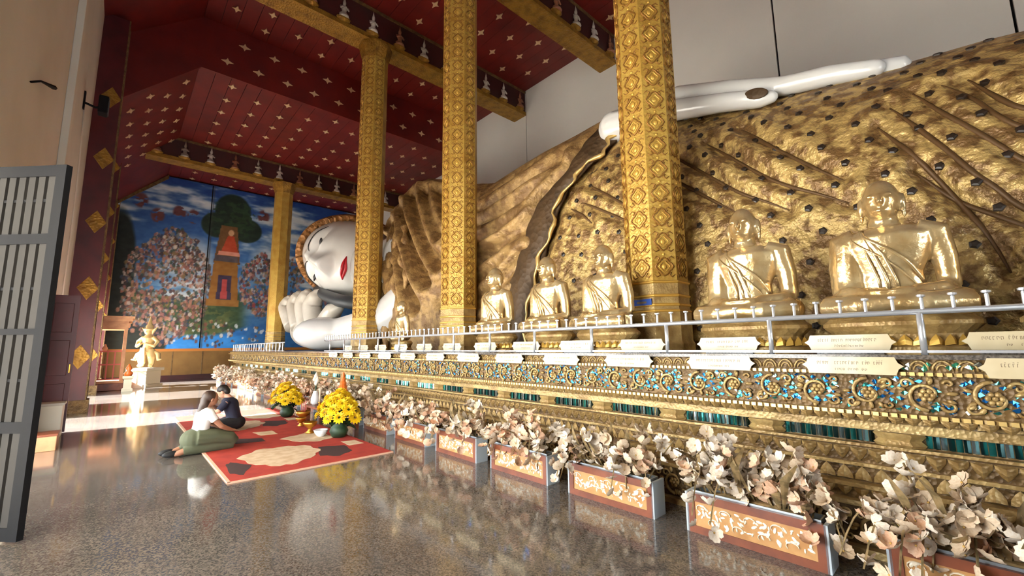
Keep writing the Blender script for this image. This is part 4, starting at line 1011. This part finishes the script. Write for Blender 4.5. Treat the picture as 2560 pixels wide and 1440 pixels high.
for s in (-1, 1): g.tube([(s*.09, -.1, .22), (s*.13, .12, .21), (s*.15, .32, .16), (s*.14, .37, .1)], [.13, .115, .095, .08], 12); g.tube([(s*.14, .36, .08), (s*.13, .1, .075), (s*.11, -.15, .075), (s*.1, -.26, .065)], [.08, .075, .07, .05], 12)
link('trousers', remeshed(g, 'trousers', MT['olive'], .012, 3), wp)
g = MB(); g.ell((0, .045, .79), (.088, .098, .095), 14, 10); g.ell((0, -.01, .72), (.08, .06, .11), 12, 9); g.tube([(0, -.02, .68), (0, -.05, .58), (0, -.07, .5)], [.06, .05, .02], 10)
link('hair', remeshed(g, 'hair', MT['hair2'], .012, 3), wp)
for s in (-1, 1): MB().ell((s*.085-.02, -.38, .05), (.05, .11, .045), 12, 8).build('black_slipper', MT['sole'], wp, smooth=True)
# second worshipper, head bowed
mp = thing('person', 'dark-haired person in a navy top and black trousers bowing with raised hands', 'person', (-9.5, 1.66, .0165), 2.75)
R = Matrix.Rotation(-.55, 3, 'X')
g = MB(); head(g, (0, .17, .70), R); g.tube([(0, .04, .56), (0, .12, .65)], [.055, .05], 10)
for s in (-1, 1):
    g.tube([(s*.18, .05, .53), (s*.24, .16, .38), (s*.2, .26, .36), (s*.06, .34, .46), (s*.03, .36, .52)], [.05, .046, .04, .034, .026], 10); hand(g, (s*.022, .37, .55), (0, .25, 1), s)
    g.tube([(s*.1, .25, .06), (-s*.05, .3, .05)], [.04, .035], 8)
link('body', remeshed(g, 'body', MT['skin2'], .009, 3), mp)
g = MB(); g.lathe([(.17, .16), (.165, .3), (.17, .42), (.185, .5), (.17, .55), (.09, .6)], (0, -.06, 0), 20, sy=.72); g.v = [(x, y+(z-.16)*.3, z) for x, y, z in g.v]
for s in (-1, 1): g.tube([(s*.14, .05, .54), (s*.2, .09, .48), (s*.235, .15, .4)], [.07, .066, .06], 10)
link('shirt', remeshed(g, 'shirt', MT['navy'], .011, 3), mp)
g = MB(); g.ell((0, -.06, .14), (.2, .17, .13), 16, 10)
for s in (-1, 1): g.tube([(s*.1, -.04, .14), (s*.3, .14, .13), (s*.38, .22, .11)], [.12, .1, .08], 12); g.tube([(s*.38, .22, .1), (s*.2, .3, .08), (s*.02, .28, .07)], [.08, .07, .055], 12)
link('trousers', remeshed(g, 'trousers', MT['black_cloth'], .012, 3), mp)
g = MB(); c = Vector((0, .17, .70)); g.ell(c+R @ Vector((0, -.02, .045)), (.085, .098, .085), 14, 10, R); g.ell(c+R @ Vector((0, -.06, -.01)), (.078, .06, .08), 12, 9, R)
link('hair', remeshed(g, 'hair', MT['hair'], .012, 3), mp)

# ------------------------------------------------------------------ left side: gate, doors, pillars
gt_ = thing('iron_gate', 'open dark iron bar gate leaf at the doorway by the camera', 'gate', (-5.98, -1.12, 0), math.atan2(.66, .68))
GL, GH = .97, 3.13
MB().box(0, .05, -.02, .02, .02, GH).build('hinge_stile', MT['iron'], gt_); MB().box(GL-.09, GL, -.025, .025, .02, GH).build('lock_stile', MT['iron'], gt_)
for z, h in ((.02, .1), (.84, .09), (1.64, .05), (2.42, .09), (GH-.1, .1)): MB().box(.05, GL-.09, -.02, .02, z, z+h).build('gate_rail', MT['iron'], gt_)
for z in (1.25, 2.02, 2.8): MB().box(.05, GL-.09, -.008, .008, z, z+.025).build('flat_bar', MT['iron'], gt_)
for i in range(9): MB().box(.05+(GL-.14)*(i+.5)/9-.032, .05+(GL-.14)*(i+.5)/9+.03, -.012, .012, .1, GH-.08).build('gate_slat', MT['slat'], gt_)
for n_, (x, lab) in enumerate(((-11.65, 'door_2'), (-17.15, 'door_3'), (-22.5, 'door_4'))):
    d = thing(lab, ('maroon door leaf swung inward before the first far doorway', 'maroon door leaf swung inward beyond the red pillar', 'maroon door leaf swung inward near the lattice seat')[n_], 'door', (x, -1.0, 0), kind='structure')
    MB().box(-.03, .03, 0, .40, .02, 2.55).build('leaf', MT['maroon'], d)
    for z0, z1 in ((.2, .9), (1.05, 1.7), (1.85, 2.4)): MB().box(.03, .045, .07, .33, z0, z1).build('door_panel', MT['maroon'], d, bevel=.01)
    MB().tube([(.03, .365, 1.1), (.06, .365, 1.1), (.06, .365, 1.25), (.03, .365, 1.25)], .012, 6).build('door_handle', MT['brass'], d)
me_dia = MB().prism([(0, -.3), (.2, 0), (0, .3), (-.2, 0)], 1, -.012, 0).mesh('gilt_diamond', MT['gold_beam'])
me_dia2 = MB().prism([(0, -.3), (.2, 0), (0, .3), (-.2, 0)], 0, 0, .012).mesh('gilt_diamond', MT['gold_beam'])
for n_, (x, lab) in enumerate(((-15.3, 'nearest maroon wall pillar with gilt diamonds'), (-21.2, 'second maroon wall pillar with gilt diamonds, by the lattice seat'), (-26.9, 'third maroon wall pillar beside the mural edge'))):
    p = thing('wall_pillar', lab, 'pillar', (x, -1.0, 0), kind='structure'); hh = 10.6 if n_ == 0 else 8.3
    MB().box(-.25, .25, 0, .52, 0, hh).build('shaft', MT['maroon'], p); MB().box(-.3, .3, 0, .58, 0, .3).build('pillar_base', MT['gold_deep'], p)
    for s in (-.25, .25): MB().box(s-.015, s+.015, .505, .535, .3, hh).build('edge_strip', MT['gold_deep'], p)
    for i in range(5):
        link('gilt_diamond', me_dia2, p, (.25, .32, 1.35+1.72*i)); link('gilt_diamond', me_dia, p, (0, .532, 1.35+1.72*i))
tb_ = thing('white_step_box', 'low white box standing against the wall by the maroon door', 'box', (-11.2, -.74, 0))
MB().box(-.2, .2, -.2, .12, 0, .56).build('box_body', MT['white_wall'], tb_, bevel=.01); MB().box(-.22, .22, -.21, .14, .56, .6).build('box_lid', MT['concrete'], tb_, bevel=.006)
lb = thing('orange_crate', 'small orange brown box on the floor beside the white box', 'box', (-9.9, -.72, 0))
MB().box(-.22, .22, -.15, .15, 0, .22).build('crate_body', MT['pale_wood'], lb, bevel=.008); MB().box(-.23, .23, -.16, .16, .22, .25).build('crate_lid', MT['wood'], lb, bevel=.005)
fl = thing('floodlight', 'black floodlight on a bracket high on the cream wall', 'lamp', (-12.7, -1.0, 6.85))
MB().box(-.05, .05, 0, .03, -.1, .3).build('wall_plate', MT['iron'], fl); MB().tube([(0, .02, .05), (0, .2, .0), (0, .3, .05)], .025, 6).build('bracket', MT['iron'], fl)
MB().box(-.14, .14, .24, .4, -.12, .28).build('lamp_housing', MT['iron'], fl, bevel=.02); MB().box(-.12, .12, .4, .41, -.09, .25).build('lamp_glass', MT['charcoal'], fl)
tag(MB().tube([(-12.8, -.98, 6.75), (-12.9, -.97, 6.2), (-13.3, -.98, 5.6), (-13.4, -.98, 4.6), (-13.4, -.98, 2.7)], .014, 5).build('lamp_cable', MT['white_wall'], smooth=True), 'pale cable hanging below the floodlight', 'cable')
tag(MB().tube([(-7.0, -.98, 4.55), (-7.2, -.93, 4.68), (-7.9, -.9, 4.95)], [.012, .012, .03], 6).build('wall_rod', MT['iron'], smooth=True), 'thin dark rod sticking out of the cream wall above the gate', 'rod')
tag(MB().box(-10.3, -10.0, -1.0, -.9, 3.7, 10.4).build('trim_1', MT['white_wall'], bevel=.01), 'slim upright plaster strip on the cream wall', 'trim', kind='structure')
# ------------------------------------------------------------------ lattice seat and guardian figure
se = thing('lattice_seat', 'pale wooden preaching seat with salmon red bars and a cornice', 'seat', (-22.9, -.25, 0), .0)
MB().box(-.75, .75, -.62, .55, 0, .28).build('base', MT['wood'], se, bevel=.02); MB().box(-.68, .68, -.56, .5, .28, .36).build('seat_floor', MT['pale_wood'], se)
for sx_ in (-.62, .62):
    for sy_ in (-.5, .44): MB().box(sx_-.05, sx_+.05, sy_-.05, sy_+.05, .36, 2.35).build('post', MT['pale_wood'], se)
for i, (k, z0, z1) in enumerate(((.0, 2.3, 2.42), (.05, 2.42, 2.52), (.0, 2.52, 2.6), (.1, 2.6, 2.72), (.16, 2.72, 2.8))): MB().box(-.7-k, .7+k, -.58-k, .5+k, z0, z1).build('cornice', MT['pale_wood'], se)
for z in (.4, .95, 1.45):
    MB().box(.6, .64, -.5, .44, z, z+.05).build('seat_rail', MT['pink_rail'], se); MB().box(-.62, .62, .42, .46, z, z+.05).build('seat_rail', MT['pink_rail'], se)
for i in range(5): MB().box(.605, .635, -.42+.2*i, -.38+.2*i, .4, 1.45).build('seat_bar', MT['pink_rail'], se)
for i in range(5): MB().box(-.46+.23*i, -.42+.23*i, .425, .455, .4, 1.45).build('seat_bar', MT['pink_rail'], se)
MB().lathe([(.06, 0), (.09, .08), (.05, .16), (.02, .24)], (.62, -.1, 1.5), 10).build('finial', MT['pale_wood'], se, smooth=True)
gu = thing('guardian_figure', 'cream gilt crowned guardian figure with hands at its chest on a plinth', 'statue', (-23.3, .92, 0), PI*.5-.75)
MB().box(-.42, .42, -.42, .42, 0, .12).build('plinth_foot', MT['plinth'], gu); MB().box(-.36, .36, -.36, .36, .12, .66).build('plinth_block', MT['plinth'], gu, bevel=.015); MB().box(-.43, .43, -.43, .43, .66, .78).build('plinth_cap', MT['plinth'], gu, bevel=.015)
g = MB()
for s in (-1, 1):
    g.tube([(s*.12, 0, 1.5), (s*.24, -.06, 1.2), (s*.22, 0, .95), (s*.24, -.08, .82)], [.15, .13, .09, .08], 12)
    g.tube([(s*.2, 0, 2.02), (s*.4, -.02, 1.85), (s*.36, -.12, 1.66), (s*.08, -.24, 1.78)], [.09, .08, .07, .05], 10)
g.tube([(0, 0, 1.45), (0, 0, 1.7), (0, 0, 2.0), (0, 0, 2.12)], [.2, .16, .22, .12], 14); g.ell((0, -.02, 2.26), (.12, .13, .16), 14, 10)
g.tube([(0, -.13, 2.28), (0, -.16, 2.22)], [.015, .025], 6)
link('figure', remeshed(g, 'guardian', MT['cream_statue'], .02, 3), gu)
MB().lathe([(.15, 2.3), (.2, 2.36), (.13, 2.4), (.14, 2.48), (.08, 2.56), (.06, 2.68), (.02, 2.86), (.004, 2.95)], n=14).build('crown', MT['cream_statue'], gu, smooth=True)
for s in (-1, 1): MB().prism([(s*.12, 2.3), (s*.32, 2.45), (s*.2, 2.25), (s*.14, 2.15)], 1, -.03, .03).build('crown_flap', MT['cream_statue'], gu)
MB().prism([(-.09, 1.6), (.09, 1.6), (.13, 1.0), (.06, .84), (-.06, .84), (-.13, 1.0)], 1, -.26, -.2).build('front_cloth', MT['cream_statue'], gu)
for s in (-1, 1): MB().tube([(s*.15, .05, 1.5), (s*.42, .05, 1.32), (s*.5, 0, 1.1), (s*.62, -.02, 1.12)], [.06, .09, .07, .02], 8).build('hip_flame', MT['cream_statue'], gu, smooth=True)
sm_ = thing('small_plinth', 'small pale pedestal with an orange finial in front of the guardian', 'pedestal', (-21.6, .38, 0))
MB().lathe([(.22, 0), (.22, .08), (.16, .12), (.16, .42), (.22, .48), (.22, .55)], n=4, rot=PI/4).build('pedestal_block', MT['plinth'], sm_); MB().lathe([(.1, .55), (.14, .65), (.06, .75), (.1, .82), (.02, 1.0)], n=12).build('finial', MT['orange'], sm_, smooth=True)
